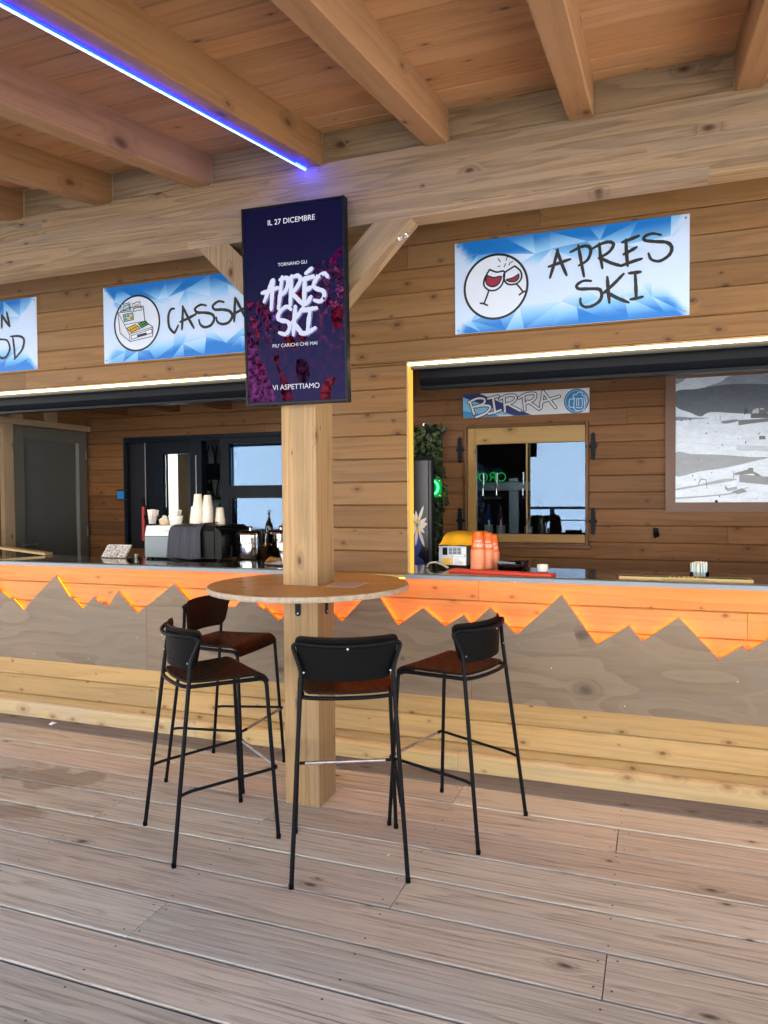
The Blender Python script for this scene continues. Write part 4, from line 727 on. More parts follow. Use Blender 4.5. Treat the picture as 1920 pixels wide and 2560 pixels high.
# ------------------------------------------------------------------ signs
def lerp(a, b, t): return tuple(x+(y-x)*t for x, y in zip(a, b))
def facet_panel(mb, x0, x1, z0, z1, y, seed):
    """printed ice pattern: pale centre, blue towards the top and bottom edges, crossed by soft shards"""
    rr = random.Random(seed); nx, nz = 9, 5; P = {}
    for i in range(nx+1):
        for j in range(nz+1):
            jx = 0 if i in (0, nx) else rr.uniform(-0.36, 0.36); jz = 0 if j in (0, nz) else rr.uniform(-0.36, 0.36)
            P[i, j] = (x0+(x1-x0)*(i+jx)/nx, z0+(z1-z0)*(j+jz)/nz)
    WH, LB, BL = (0.50, 0.66, 0.92), (0.20, 0.50, 0.88), (0.006, 0.17, 0.60)
    def shade(x, z, o):
        v = (z-z0)/(z1-z0); u = (x-x0)/(x1-x0); t = abs(v-0.5)*2
        t = t*(1.0+0.22*((v-0.5)*(0.5-u)*4))+o
        e_ = min(u, 1-u)-0.22*min(v, 1-v); e_ = min(1, max(0, (e_+0.01)/0.05)); t = t*(0.25+0.75*e_)
        return lerp(WH, LB, min(1, max(0, (t-0.36)/0.22))) if t < 0.58 else lerp(LB, BL, min(1, (t-0.58)/0.26))
    for i in range(nx):
        for j in range(nz):
            q = [(i, j), (i+1, j), (i+1, j+1), (i, j+1)]
            opts = [((0, 1, 2), (0, 2, 3)), ((0, 1, 3), (1, 2, 3))]; rr.shuffle(opts)
            ar = lambda t_: (P[q[t_[1]]][0]-P[q[t_[0]]][0])*(P[q[t_[2]]][1]-P[q[t_[0]]][1])-(P[q[t_[2]]][0]-P[q[t_[0]]][0])*(P[q[t_[1]]][1]-P[q[t_[0]]][1])
            opts.sort(key=lambda o_: -min(1e-4, min(ar(t_) for t_ in o_)))
            for tr in opts[0]:
                o = rr.uniform(-0.22, 0.12); pts = [P[q[k]] for k in tr]
                # cut finer so the colour can run softly across the shard
                n = 5; at = lambda a, b: tuple(pts[0][c]+(pts[1][c]-pts[0][c])*a/n+(pts[2][c]-pts[0][c])*b/n for c in (0, 1))
                for a in range(n):
                    for b in range(n-a):
                        for T_ in ([(a, b), (a+1, b), (a, b+1)], [(a+1, b), (a+1, b+1), (a, b+1)])[:2 if a+b < n-1 else 1]:
                            base = len(mb.v)
                            vs = [at(*k) for k in T_]
                            mb.add([(x, y, z) for x, z in vs], [(0, 1, 2)], 0)
                            for k, (x, z) in enumerate(vs): mb.col[base+k] = shade(x, z, o)
def sign_body(name, label, x0, x1, z0, z1, seed):
    t = thing(name, label, 'sign', ((x0+x1)/2, YW, (z0+z1)/2), group='blue and white signs above the openings')
    m_ = MB(); m_.box(x0, x1, YW-0.006, YW-0.0005, z0, z1); facet_panel(m_, x0, x1, z0, z1, YW-0.0065, seed); kid(m_, 'panel', M_PAINT, t)
    m_ = MB()
    for x in (x0+0.018, x1-0.018):
        for z in (z0+0.018, z1-0.018): m_.tube([(x, YW-0.0066, z), (x, YW-0.009, z)], 0.006, 10)
    kid(m_, 'screw', M_STEEL, t); return t
def put_y(y): return lambda u, v, d: (u, y-d, v)
PS = put_y(YW-0.0072)
def strokes(mb, L, wd, put, col=(1, 1, 1), rnd=0.0, taper=0.0, d0=0.0, mi=0):
    for k, s_ in enumerate(L): mb.ribbon(s_, wd, put, d0+0.00012*(k % 4), mi, col, taper, rnd)
def ring_pts(cx, cz, r, n=48): return [(cx+r*cos(2*pi*k/n), cz+r*sin(2*pi*k/n)) for k in range(n+1)]
def disc(mb, cx, cz, r, put, d, col, n=48, mi=0): mb.poly([put(x, z, d) for x, z in ring_pts(cx, cz, r, n)[:-1]], mi, col)
t = sign_body('wall_sign', 'blue white sign reading APRES SKI with clinking wine glasses in a ring', -1.025, 0.174, 2.435, 2.933, 3)
m_ = MB(); strokes(m_, APRES, 0.0175, PS, rnd=0.10, taper=0.35, d0=0.001); kid(m_, 'lettering', M_INK, t)
m_ = MB(); c = ((APRES_ICON[0][0][0]+APRES_ICON[3][0][0])/2, 0)
CX, CZ, CR = -0.798, 2.674, 0.172
disc(m_, CX, CZ, CR, PS, 0.0002, (0.60, 0.70, 0.86)); m_.ribbon(ring_pts(CX, CZ, CR), 0.0125, PS, 0.0006, 0, (0.012, 0.013, 0.016), n=1)
for W_ in APRES_WINE: m_.poly([PS(p.x, p.y, 0.0007) for p in smooth([tuple(q) for q in W_], 4, True)], 0, (0.25, 0.018, 0.05)); m_.ribbon(W_+[W_[0]], 0.007, PS, 0.0011, 0, (0.012, 0.013, 0.016))
strokes(m_, APRES_ICON[:6], 0.0095, PS, (0.012, 0.013, 0.016), d0=0.0012); strokes(m_, APRES_ICON[6:], 0.005, PS, (0.012, 0.013, 0.016), d0=0.0012)
kid(m_, 'picture', M_PAINT, t)
t = sign_body('wall_sign', 'blue white sign reading CASSA with a cash register in a ring', -3.436, -2.237, 2.438, 2.937, 5)
m_ = MB(); strokes(m_, CASSA, 0.0185, PS, rnd=0.10, taper=0.35, d0=0.001); kid(m_, 'lettering', M_INK, t)
m_ = MB(); CX, CZ, CR = -3.167, 2.683, 0.178
K = (0.012, 0.013, 0.016)
disc(m_, CX, CZ, CR, PS, 0.0002, (0.60, 0.70, 0.86)); m_.ribbon(ring_pts(CX, CZ, CR), 0.0125, PS, 0.0006, 0, K, n=1)
RC = [(0.60, 0.68, 0.80), (0.50, 0.60, 0.75), (0.35, 0.55, 0.60), None, (0.8, 0.82, 0.86), (0.20, 0.50, 0.55), (0.72, 0.45, 0.03), (0.04, 0.27, 0.07), (0.66, 0.72, 0.84), (0.03, 0.04, 0.18)]
for k, (P_, cl) in enumerate(zip(REG[:10], RC)):
    if cl: m_.poly([PS(x, z, 0.0008+0.0003*k) for x, z in P_], 0, cl)
    for a, b in zip(P_, P_[1:]+[P_[0]]): m_.ribbon([a, b], 0.0042, PS, 0.004+0.0001*(k % 5), 0, K)
for s_ in REG[10:]: m_.ribbon(s_ if len(s_) > 2 else [s_[0], s_[1]], 0.0035, PS, 0.0046, 0, K)
for (q, nx_, nz_) in ((REG[6], 4, 2), (REG[7], 3, 2)):
    for i in range(1, nx_): t_ = i/nx_; m_.ribbon([lerp(q[0], q[1], t_), lerp(q[3], q[2], t_)], 0.003, PS, 0.0048, 0, K)
    m_.ribbon([lerp(q[0], q[3], .5), lerp(q[1], q[2], .5)], 0.003, PS, 0.0048, 0, K)
for i in range(3):
    for j in range(2):
        p0 = lerp(lerp(REG[5][0], REG[5][1], 0.2+0.3*i), lerp(REG[5][3], REG[5][2], 0.2+0.3*i), 0.3+0.42*j); disc(m_, p0[0], p0[1], 0.0075, PS, 0.0052+0.0001*i, ((0.6, 0.05, 0.04), (0.05, 0.3, 0.08), (0.75, 0.5, 0.05))[(i+j) % 3], 12)
kid(m_, 'picture', M_PAINT, t)
t = sign_body('wall_sign', 'blue white sign ending in IN and OD, cut by the left edge of the photo', -5.213, -4.014, 2.440, 2.939, 8)
m_ = MB(); strokes(m_, FOOD, 0.0185, PS, rnd=0.10, taper=0.35, d0=0.001); kid(m_, 'lettering', M_INK, t)
# the beer sign on the back wall
YS = YB-0.03; PB = put_y(YS-0.0006)
t = thing('wall_sign', 'small blue white sign reading BIRRA with a beer mug badge above the window', 'sign', (-1.0, YB, 2.295))
x0, x1, z0, z1 = -1.518, -0.475, 2.196, 2.394
m_ = MB(); m_.box(x0, x1, YS, YB-0.002, z0, z1, col=(0.66, 0.71, 0.80))
def quad(*p, cl, d): m_.poly([PB(x0+(x1-x0)*a, z0+(z1-z0)*b, d) for a, b in p], 0, cl)
quad((0, 0), (0.30, 0), (0.0, 0.78), cl=(0.03, 0.26, 0.56), d=0.0002); quad((0, 0.2), (0.47, 0), (0.52, 0), (0.07, 0.93), (0, 0.85), cl=(0.20, 0.50, 0.78), d=0.0004)
quad((0.0, 0.88), (0.0, 1), (0.14, 1), (0.56, 0), (0.42, 0), cl=(0.012, 0.03, 0.16), d=0.0006); quad((0, 0.3), (0.17, 0.1), (0.0, 0.02), cl=(0.03, 0.26, 0.56), d=0.0007)
kid(m_, 'panel', M_PAINT, t)
m_ = MB(); strokes(m_, BIRRA, 0.030, PB, (0.012, 0.013, 0.018), d0=0.001); strokes(m_, BIRRA, 0.0165, PB, (0.70, 0.74, 0.82), d0=0.002); kid(m_, 'lettering', M_PAINT, t)
m_ = MB(); CX, CZ = -0.576, 2.292; PBK = PB
for r, cl, d in ((0.0985, (0.012, 0.07, 0.26), 0.0010), (0.089, (0.35, 0.60, 0.85), 0.0013), (0.084, (0.012, 0.22, 0.55), 0.0016)):
    pts = [(x, min(max(z, z0+0.001), z1-0.001)) for x, z in ring_pts(CX, CZ, r)[:-1]]; m_.poly([PB(min(x, x1-0.001), z, d) for x, z in pts], 0, cl)
strokes(m_, MUG, 0.0065, PB, (0.62, 0.76, 0.90), d0=0.002); kid(m_, 'badge', M_PAINT, t)

# ------------------------------------------------------------------ the display screen on the post
tv = thing('display_screen', 'upright black framed screen on the post advertising an evening party', 'screen', (-1.6045, 3.150, 2.4638), 0.045, None, 0.031)
SW, SH = 0.532, 0.947
b = MB(); b.box(-SW/2, SW/2, 0.0, 0.042, -SH/2, SH/2, 'z', ch=0.004); b.build('housing', M_BLACK, tv)
b = MB(); bw = 0.0115
for x0_, x1_, z0_, z1_, ax in ((-SW/2, -SW/2+bw, -SH/2, SH/2, 'z'), (SW/2-bw, SW/2, -SH/2, SH/2, 'z'), (-SW/2+bw, SW/2-bw, SH/2-bw, SH/2, 'x'), (-SW/2+bw, SW/2-bw, -SH/2, -SH/2+bw*1.3, 'x')): b.box(x0_, x1_, -0.008, -0.0005, z0_, z1_, ax, ch=0.002)
b.build('bezel', plain('screen_bezel', (0.006, 0.008, 0.014), 0.4, spec=0.15), tv)
b = MB(); b.box(-0.07, 0.07, 0.0425, 0.082, -0.25, 0.25, 'z'); b.build('wall_mount', M_BLACK, tv)
def screen_mat():
    m, nt, o = newmat('lit_screen')
    wc = nd(nt, 'Attribute', attribute_name='wc').outputs['Vector']; s_ = nd(nt, 'SeparateXYZ', {0: wc}); u, v = s_.outputs[0], s_.outputs[2]
    base = mixc(nt, mrange(nt, v, 0.45, -0.5), (0.0035, 0.003, 0.028), (0.012, 0.016, 0.070))
    n1 = nd(nt, 'TexNoise', {'Vector': wc, 'Scale': 26.0, 'Detail': 4.0, 'Roughness': 0.65}).outputs[0]
    n2 = nd(nt, 'TexNoise', {'Vector': wc, 'Scale': 6.0, 'Detail': 3.0}).outputs['Color']
    spk = mrange(nt, n1, 0.52, 0.66)
    band = mth(nt, 'MULTIPLY', mrange(nt, mth(nt, 'ADD', v, mth(nt, 'MULTIPLY', u, -0.42)), 0.10, 0.02), mrange(nt, v, -0.30, -0.02))
    left = mth(nt, 'ADD', mrange(nt, u, 0.04, -0.18), mrange(nt, u, 0.06, 0.22))
    c = mixc(nt, mth(nt, 'MULTIPLY', mth(nt, 'MULTIPLY', spk, band), mth(nt, 'MULTIPLY', left, 0.85)), base, mixc(nt, nd(nt, 'SeparateColor', {0: n2}).outputs[0], (0.30, 0.008, 0.10), (0.36, 0.05, 0.12)))
    haze = mth(nt, 'MULTIPLY', mrange(nt, n1, 0.35, 0.75), mrange(nt, v, 0.12, -0.25)); c = mixc(nt, mth(nt, 'MULTIPLY', haze, 0.35), c, (0.10, 0.012, 0.075))
    e = nd(nt, 'Emission', {0: c, 1: EK}); g = nd(nt, 'BsdfPrincipled', {'Base Color': (0.004, 0.004, 0.008, 1), 'Roughness': 0.4, 'Specular IOR Level': 0.02})
    nt.links.new(nd(nt, 'AddShader', {0: e.outputs[0], 1: g.outputs[0]}).outputs[0], o.inputs[0]); return m
b = MB(); UW, UH = SW-2*bw, SH-2.3*bw
b.add([(-UW/2, -0.002, -UH/2), (UW/2, -0.002, -UH/2), (UW/2, -0.002, UH/2), (-UW/2, -0.002, UH/2)], [(0, 1, 2, 3)]); b.build('panel', screen_mat(), tv)
def pu(u, v, d): return ((u-0.5)*UW, -0.0024-d, (v-0.5)*UH)
b = MB()
BC = [(0.20, 0.045, 0.20), (0.15, 0.016, 0.05), (0.05, 0.014, 0.05), (0.26, 0.028, 0.055), (0.16, 0.010, 0.03), (0.20, 0.09, 0.40), (0.14, 0.008, 0.02), (0.18, 0.02, 0.11), (0.34, 0.06, 0.22), (0.20, 0.02, 0.10), (0.20, 0.02, 0.09), (0.28, 0.03, 0.10), (0.22, 0.03, 0.09), (0.18, 0.012, 0.02), (0.14, 0.006, 0.09), (0.20, 0.02, 0.10), (0.16, 0.01, 0.02), (0.22, 0.01, 0.03)]
for k, (P_, cl) in enumerate(zip(SCRBLOB, BC)):
    pts = smooth(P_, 3, True); b.poly([pu(min(max(p.x, 0.003), 0.997), min(max(p.y, 0.003), 0.997), 0.0001+0.00002*k) for p in pts], 0, cl)
rr = random.Random(4)
for k in range(260):                                # small heads and raised hands of the crowd
    u = rr.choice((rr.uniform(0.02, 0.36), rr.uniform(0.70, 0.98))); v = 0.53+0.16*(u-0.2)+rr.uniform(-0.22, 0.03) if u < 0.5 else rr.uniform(0.47, 0.70); r = rr.uniform(0.004, 0.014)
    cl = lerp((0.02, 0.004, 0.04), rr.choice(((0.34, 0.03, 0.11), (0.26, 0.08, 0.24), (0.30, 0.05, 0.04))), rr.uniform(0.0, 0.75))
    b.poly([pu(min(max(u+r*1.1*cos(a*pi/4)*rr.uniform(.7, 1.2), .003), .997), v+r*0.8*sin(a*pi/4)*rr.uniform(.7, 1.3), 0.0006+0.00001*k) for a in range(8)], 0, cl)
b.col = [tuple(0.72*q for q in c_) for c_ in b.col]; b.build('crowd_picture', painted('screen_picture', em=EK, soft=True), tv)
b = MB()
def brush(d, dx, dz, cl, wd, rnd): 
    for k, s_ in enumerate(BRUSH): b.ribbon([((u-0.5)*UW+dx, (v-0.5)*UH+dz) for u, v in s_], wd, lambda x, z, dd: (x, -0.0024-dd, z), d+0.00008*(k % 5), 0, cl, 0.25, rnd)
brush(0.0018, 0.006, -0.004, (0.20, 0.17, 0.42), 0.022, 0.12); brush(0.0024, 0, 0, (0.72, 0.76, 0.95), 0.0205, 0.16)
for (cu_, cv_), (lu, lv), (ru, rv) in [tuple(q) for q in TXT]: pass
LETM = painted('screen_letters', em=EK); b.build('title_lettering', LETM, tv)
for q, tx in zip(TXT, ('IL 27 DICEMBRE', 'TORNANO GLI', "PIU' CARICHI CHE MAI", 'VI ASPETTIAMO')):
    wd = (q[2][0]-q[1][0])*UW*0.985; V, F = text_mesh(tx, wd); cx = ((q[1][0]+q[2][0])/2-0.5)*UW; cz = (q[0][1]-0.5)*UH
    b = MB(); b.add([(cx+x, -0.0044, cz+z) for x, z in V], F, 0, None, None, (0.85, 0.87, 0.95)); b.build('text_line', LETM, tv)

# ------------------------------------------------------------------ table round the post, menu
tb = thing('bar_table', 'round plywood bar table fixed round the timber post', 'table', (-1.64, 3.34, 1.09))
m_ = MB(); n = 72; R = 0.503; TX, TY = -1.632, 3.335
outer = [(TX+R*cos(2*pi*k/n), TY+R*sin(2*pi*k/n)) for k in range(n)]
def sqp(k):
    a = 2*pi*k/n; cx, cy = -1.641, 3.3515; hx, hy = 0.0965, 0.103; s_ = min(hx/max(abs(cos(a)), 1e-6), hy/max(abs(sin(a)), 1e-6)); return (cx+s_*cos(a), cy+s_*sin(a))
inner = [sqp(k) for k in range(n)]
vs = []; wc = []
for ring, z in ((inner, 1.1045), (outer, 1.1045), (inner, 1.0775), (outer, 1.0775)):
    for x, y in ring:
        if ring is outer: d = Vector((x-TX, y-TY)); 
        vs.append((x, y, z)); wc.append((x*0.8+y*0.6+3, y*0.8-x*0.6+2, z))
m_.add(vs, [(k, (k+1) % n, n+(k+1) % n, n+k) for k in range(n)]+[(2*n+k, 2*n+(k+1) % n, 3*n+(k+1) % n, 3*n+k) for k in range(n)]+[(k, (k+1) % n, 2*n+(k+1) % n, 2*n+k) for k in range(n)], 0, wc, 0.55)
prf = [(R, 1.1045), (R+0.003, 1.101), (R+0.0035, 1.091), (R+0.003, 1.081), (R, 1.0775)]; ev = []
for r, z in prf:
    for k in range(n): ev.append((TX+(r+random.uniform(-.0006, .0006))*cos(2*pi*k/n), TY+r*sin(2*pi*k/n), z))
m_.add(ev, [(i*n+k, i*n+(k+1) % n, (i+1)*n+(k+1) % n, (i+1)*n+k) for i in range(4) for k in range(n)], 1, None, 0.5, sm=True)
kid(m_, 'tabletop', [M_TABLE, M_EDGE], tb)
def strap(cx, face):
    s_ = MB(); P = []
    for k in range(9): a = pi+pi*k/8; P.append((0.015*cos(a), 0.015*sin(a)-0.112))
    P += [(0.015, 0.0), (-0.015, 0.0)]
    if face == 'f': s_.prism([(cx+p, 1.0765+q) for p, q in P], 3.2452, 3.2492, 'y'); s_.box(cx-0.014, cx+0.014, 3.17, 3.2450, 1.0735, 1.0770); s_.tube([(cx, 3.2450, 0.9640), (cx, 3.2425, 0.9640)], 0.005, 8, mi=1)
    else: s_.prism([(cx+p, 1.0765+q) for p, q in P], -1.5452, -1.5412, 'x'); s_.box(-1.5410, -1.47, cx-0.014, cx+0.014, 1.0735, 1.0770); s_.tube([(-1.5410, cx, 0.9640), (-1.5385, cx, 0.9640)], 0.005, 8, mi=1)
    kid(s_, 'bracket', [M_NAVY, M_STEEL], tb)
strap(-1.652, 'f'); strap(3.352, 's')
m_ = MB(); nx, ny = 8, 6
A, B_, C_, D_ = Vector((-1.487, 3.222, 0)), Vector((-1.335, 3.230, 0)), Vector((-1.338, 3.425, 0)), Vector((-1.520, 3.425, 0))
Gp = [[(A+(B_-A)*(i/nx))*(1-j/ny)+(D_+(C_-D_)*(i/nx))*(j/ny)+Vector((0, 0, 1.1062+0.0012*sin(i*0.8+j*0.6))) for i in range(nx+1)] for j in range(ny+1)]
m_.shell(Gp, 0.0008, 0, (0.62, 0.45, 0.38))
for j in range(16):                             # lines of small print
    for i in range(7):
        if random.random() < 0.2: continue
        u0, u1 = 0.08+i*0.125, 0.08+i*0.125+random.uniform(0.06, 0.11); v = 0.06+j*0.058
        def at(u, v): return (A+(B_-A)*u)*(1-v)+(D_+(C_-D_)*u)*v+Vector((0, 0, 1.1092))
        m_.poly([at(u0, v), at(u1, v), at(u1, v+0.022), at(u0, v+0.022)], 0, (0.28, 0.08, 0.08))
tag(m_.build('menu_sheet', M_SMALL), 'printed paper menu lying on the round table beside the post', 'menu')

# ------------------------------------------------------------------ bar stools
def make_stool():
    t = thing('bar_stool', '', 'stool', group='black bar stools round the post table')
    oy = -0.2375
    def P(x, y, z): return (x, y+oy, z)
    for s_ in (-1, 1):
        m_ = MB(); p = fillet([P(s_*0.232, 0.0, 0.004), P(s_*0.187, 0.098, 0.840), P(s_*0.2235, 0.128, 0.938), P(s_*0.197, 0.108, 0.950)], 0.03, 6); m_.tube(p, 0.0092, 10); o = m_.build('leg', M_BLACK, t)
        f = MB(); f.lathe([(0.0105, 0.0), (0.0108, 0.018), (0.0095, 0.019)], P(s_*0.232, 0.0, 0.0), 12); f.build('foot_cap', M_BLKSHELL, o)
        m_ = MB(); p = fillet([P(s_*0.232, 0.475, 0.004), P(s_*0.2035, 0.436, 0.729), P(s_*0.182, 0.088, 0.735)], 0.035, 7); m_.tube(p, 0.0092, 10); o = m_.build('leg', M_BLACK, t)
        f = MB(); f.lathe([(0.0105, 0.0), (0.0108, 0.018), (0.0095, 0.019)], P(s_*0.232, 0.475, 0.0), 12); f.build('foot_cap', M_BLKSHELL, o)
    def by(x): return 0.050+1.62*x*x
    m_ = MB(); m_.tube(smooth([P(x, by(x)-0.010+0.0, 0.950-0.004*(1-(x/0.2)**2)) for x in (-0.2, -0.15, -0.09, -0.03, 0.03, 0.09, 0.15, 0.2)], 4), 0.0092, 10); m_.build('back_frame', M_BLACK, t)
    m_ = MB(); m_.tube(smooth([P(-0.182, 0.090, 0.7345), P(-0.14, 0.070, 0.7345), P(-0.06, 0.056, 0.7345), P(0.06, 0.056, 0.7345), P(0.14, 0.070, 0.7345), P(0.182, 0.090, 0.7345)], 4), 0.0085, 10); m_.build('seat_frame', M_BLACK, t)
    def backgrid(dy, z0, z1, w0, w1, rb, rt):
        G = []; nz = 18; nx = 22
        zs = [z0+(z1-z0)*(0.5-0.5*cos(pi*j/nz)) for j in range(nz+1)]
        for z in zs:
            q = (z-z0)/(z1-z0); w_ = w0+(w1-w0)*q**0.8
            d0, d1 = z-z0, z1-z
            if d0 < rb: w_ -= rb-math.sqrt(max(0, rb*rb-(rb-d0)**2))
            if d1 < rt: w_ -= rt-math.sqrt(max(0, rt*rt-(rt-d1)**2))
            row = []
            for i in range(nx+1):
                x = w_*(-1+2*i/nx); row.append(P(x, by(x)+dy-0.035*(z-0.95), z))
            G.append(row)
        return G
    m_ = MB(); m_.shell(backgrid(0.010, 0.800, 0.966, 0.172, 0.2135, 0.03, 0.022), 0.006); bs_ = m_.build('back_shell', M_BLKSHELL, t)
    m_ = MB(); m_.shell(backgrid(0.0175, 0.797, 0.977, 0.172, 0.2165, 0.034, 0.03), 0.006); m_.build('backrest', M_BRNSHELL, t)
    m_ = MB(); m_.tube([P(0, by(0)-0.0195, 0.938), P(0, by(0)-0.023, 0.938)], 0.0045, 8)
    for s_ in (-1, 1): m_.tube([P(s_*0.1765, 0.088, 0.835), P(s_*0.1765, 0.085, 0.835)], 0.004, 8)
    m_.build('screw', M_STEEL, bs_)
    G = []; nx = 16
    vsq = [(0.0, 0), (0.1, 0), (0.25, 0), (0.45, 0), (0.65, 0), (0.8, 0), (0.88, 0)]
    rows = [(0.072+(0.395-0.072)*k/9, 0.750-0.005*sin(pi*k/9)) for k in range(10)]+[(0.395+0.052*sin(a), 0.750-0.052*(1-cos(a))) for a in [pi/2*k/6*0.95 for k in range(1, 7)]]
    for k, (y, z) in enumerate(rows):
        q = min(1, (y-0.072)/0.33); w_ = 0.170+0.033*q
        e = k/9 if k < 9 else 1
        row = []
        for i in range(nx+1):
            s_ = -1+2*i/nx; x = w_*s_
            if k == 0: x *= 0.93
            if k == len(rows)-1: x *= 0.955
            yy = y+(1-min(1, k/5))*0.9*x*x*0.75
            row.append(P(x, yy, z+0.004*s_*s_*(1-abs(q-0.5))))
        G.append(row)
    m_ = MB(); m_.shell(G, 0.011); m_.build('seat', M_BRNSHELL, t)
    for s_ in (-1, 1): m_ = MB(); m_.tube(fillet([P(s_*0.2145, 0.035, 0.287), P(s_*0.212, 0.075, 0.296), P(s_*0.2275, 0.470, 0.322), P(s_*0.212, 0.474, 0.3225)], 0.02, 5), 0.0072, 8); m_.tube([P(s_*0.217, 0.474, 0.3225), P(s_*0.185, 0.474, 0.3225)], 0.0078, 8); fr_ = m_.build('footrest', M_BLACK, t)
    m_ = MB(); m_.tube([P(-0.185, 0.474, 0.3225), P(0.185, 0.474, 0.3225)], 0.0076, 10); m_.build('foot_bar', M_WORN, t)
    return t
def copy_tree(o, parent=None):
    c = o.copy(); COL.objects.link(c)
    if parent: c.parent = parent; c.matrix_parent_inverse = o.matrix_parent_inverse.copy()
    for ch in [q for q in bpy.data.objects if q.parent == o]: copy_tree(ch, c)
    return c
proto = make_stool()
STL = [((-2.058, 2.662), (0.29, 0.378), 'black bar stool nearest on the left of the post, turned towards the table'),
       ((-2.477, 3.505), (1.0, 0.01), 'black bar stool at left closest to the counter, brown backrest facing us'),
       ((-1.124, 2.636), (-0.423, 0.906), 'black bar stool directly in front of the post, seen squarely from behind'),
       ((-0.634, 3.2725), (-0.46, 0.136), 'black bar stool alone on the right of the post, facing left')]
stools = [proto]+[copy_tree(proto) for _ in STL[1:]]
for o, (bm_, fw, lb) in zip(stools, STL):
    f = Vector((fw[0], fw[1], 0)).normalized(); o['label'] = lb
    o.location = (bm_[0]+f.x*0.2375, bm_[1]+f.y*0.2375, 0.001); o.rotation_euler = (0, 0, math.atan2(-f.x, f.y))

# ------------------------------------------------------------------ things on the counter, left opening
ZC = 1.0930
cm = thing('coffee_machine', 'grey and black coffee machine seen from behind with cups on top', 'coffee machine', (-3.15, 4.6, ZC))
m_ = MB(); m_.box(-3.468, -3.215, 4.385, 4.80, ZC+0.012, 1.262, 'x', ch=0.004); kid(m_, 'grey_back_panel', plain('blue_grey_metal', (0.10, 0.125, 0.145), 0.35, 0.3), cm)
m_ = MB(); m_.prism([(4.385, 1.263), (4.80, 1.263), (4.80, 1.334), (4.41, 1.334)], -3.468, -3.2155, 'x'); V, F = text_mesh('Etalo', 0.055)
m_.add([(-3.285-x, 4.3955-(z*0.0), 1.298+z) for x, z in V], F, 1, None, None); kid(m_, 'pale_top_panel', [plain('pale_metal', (0.66, 0.72, 0.70), 0.3), M_INK], cm)
m_ = MB(); m_.prism([(4.385, ZC+0.012), (4.385, 1.30), (4.41, 1.334), (4.80, 1.334), (4.80, ZC+0.012)], -3.2140, -2.88, 'x'); m_.prism([(-2.8795, 1.325), (-2.845, 1.312), (-2.826, 1.285), (-2.824, ZC+0.012), (-2.8795, ZC+0.012)], 4.39, 4.80, 'y'); kid(m_, 'black_side', plain('black_gloss', (0.004, 0.005, 0.006), 0.35, spec=0.12), cm)
m_ = MB()
for x in (-3.44, -2.86):
    for y in (4.42, 4.76): m_.lathe([(0.018, 0), (0.018, 0.0115)], (x, y, ZC+0.0003), 12)
kid(m_, 'foot', M_BLACK, cm)
# towel over its edge
G = []
prof = [(4.60, 1.340), (4.50, 1.3395), (4.42, 1.3385), (4.385, 1.325), (4.372, 1.29), (4.368, 1.24), (4.366, 1.19), (4.364, 1.14), (4.362, 1.108)]
for k, (y, z) in enumerate(prof):
    row = []
    for i in range(29):
        s_ = i/28; x0_, x1_ = -3.222-0.038*k/8, -2.985+0.012*k/8; x = x0_+(x1_-x0_)*s_
        wv = (0.007*sin(s_*19+k*0.3)+0.004*sin(s_*41))*min(1, k/4)
        row.append((x, y-abs(wv)-0.002 if k > 2 else y, z+(0.006*sin(s_*7) if k == 8 else 0)+(0.002*sin(s_*23) if k <= 2 else 0)+(0.016*s_**4 if k < 3 else 0)))
    G.append(row)
m_ = MB(); m_.shell(G, 0.006); tag(m_.build('towel', plain('slate_cloth', (0.038, 0.042, 0.060), 0.9, var=0.2, bump=0.8, bscale=500)), 'dark slate cloth hanging over the back of the coffee machine', 'towel')
# paper cups in nested stacks
def cup_mesh(name, h, r0, r1, col, rim, mi_print=None):
    m_ = MB(); m_.lathe([(r1*0.985, 0.004), (r0, h-0.002), (r0*0.97, h), (r0*0.86, h-0.0005), (r0*0.84, h-0.006), (0.001, h-0.006)], seg=28, col=col)
    m_.lathe([(r1*0.97, 0.0015), (r1*1.03, 0.0), (r1*1.055, 0.003), (r1*1.03, 0.0062), (r1*0.98, 0.0065)], seg=28, col=rim); return m_
def stack(x, y, z, n, h, r0, r1, pitch, col, rim, lab_top, lab_rest, grp, marks=None, tint=None):
    """upside-down cups: each cup is an object of its own"""
    first = None
    for k in range(n):
        if k == n-1 or first is None:
            m_ = cup_mesh('c', h, r0, r1, col, rim)
            if k == n-1 and marks: marks(m_, h, r0, r1)
            o = m_.build('paper_cup', M_SMALL)
            if first is None: first = o
        else: o = first.copy(); COL.objects.link(o)
        o.location = (x+random.uniform(-.0006, .0006), y+random.uniform(-.0006, .0006), z+0.0004+k*pitch); o.rotation_euler = (0, 0, 0)
        tag(o, lab_top if k == n-1 else lab_rest, 'cup', grp)
WC, WR = (0.74, 0.68, 0.58), (0.80, 0.75, 0.66)
def qr(m_, h, r0, r1):
    for i in range(2):
        z = h*0.90; a0 = -pi/2+(-0.15+0.55*i); r = r0+(r1-r0)*(1-0.9)+0.0012
        m_.poly([(r*cos(a0+a), r*sin(a0+a), z+b) for a, b in ((-0.12, -0.008), (0.12, -0.008), (0.12, 0.008), (-0.12, 0.008))], 0, (0.08, 0.07, 0.06))
ZM = 1.3345
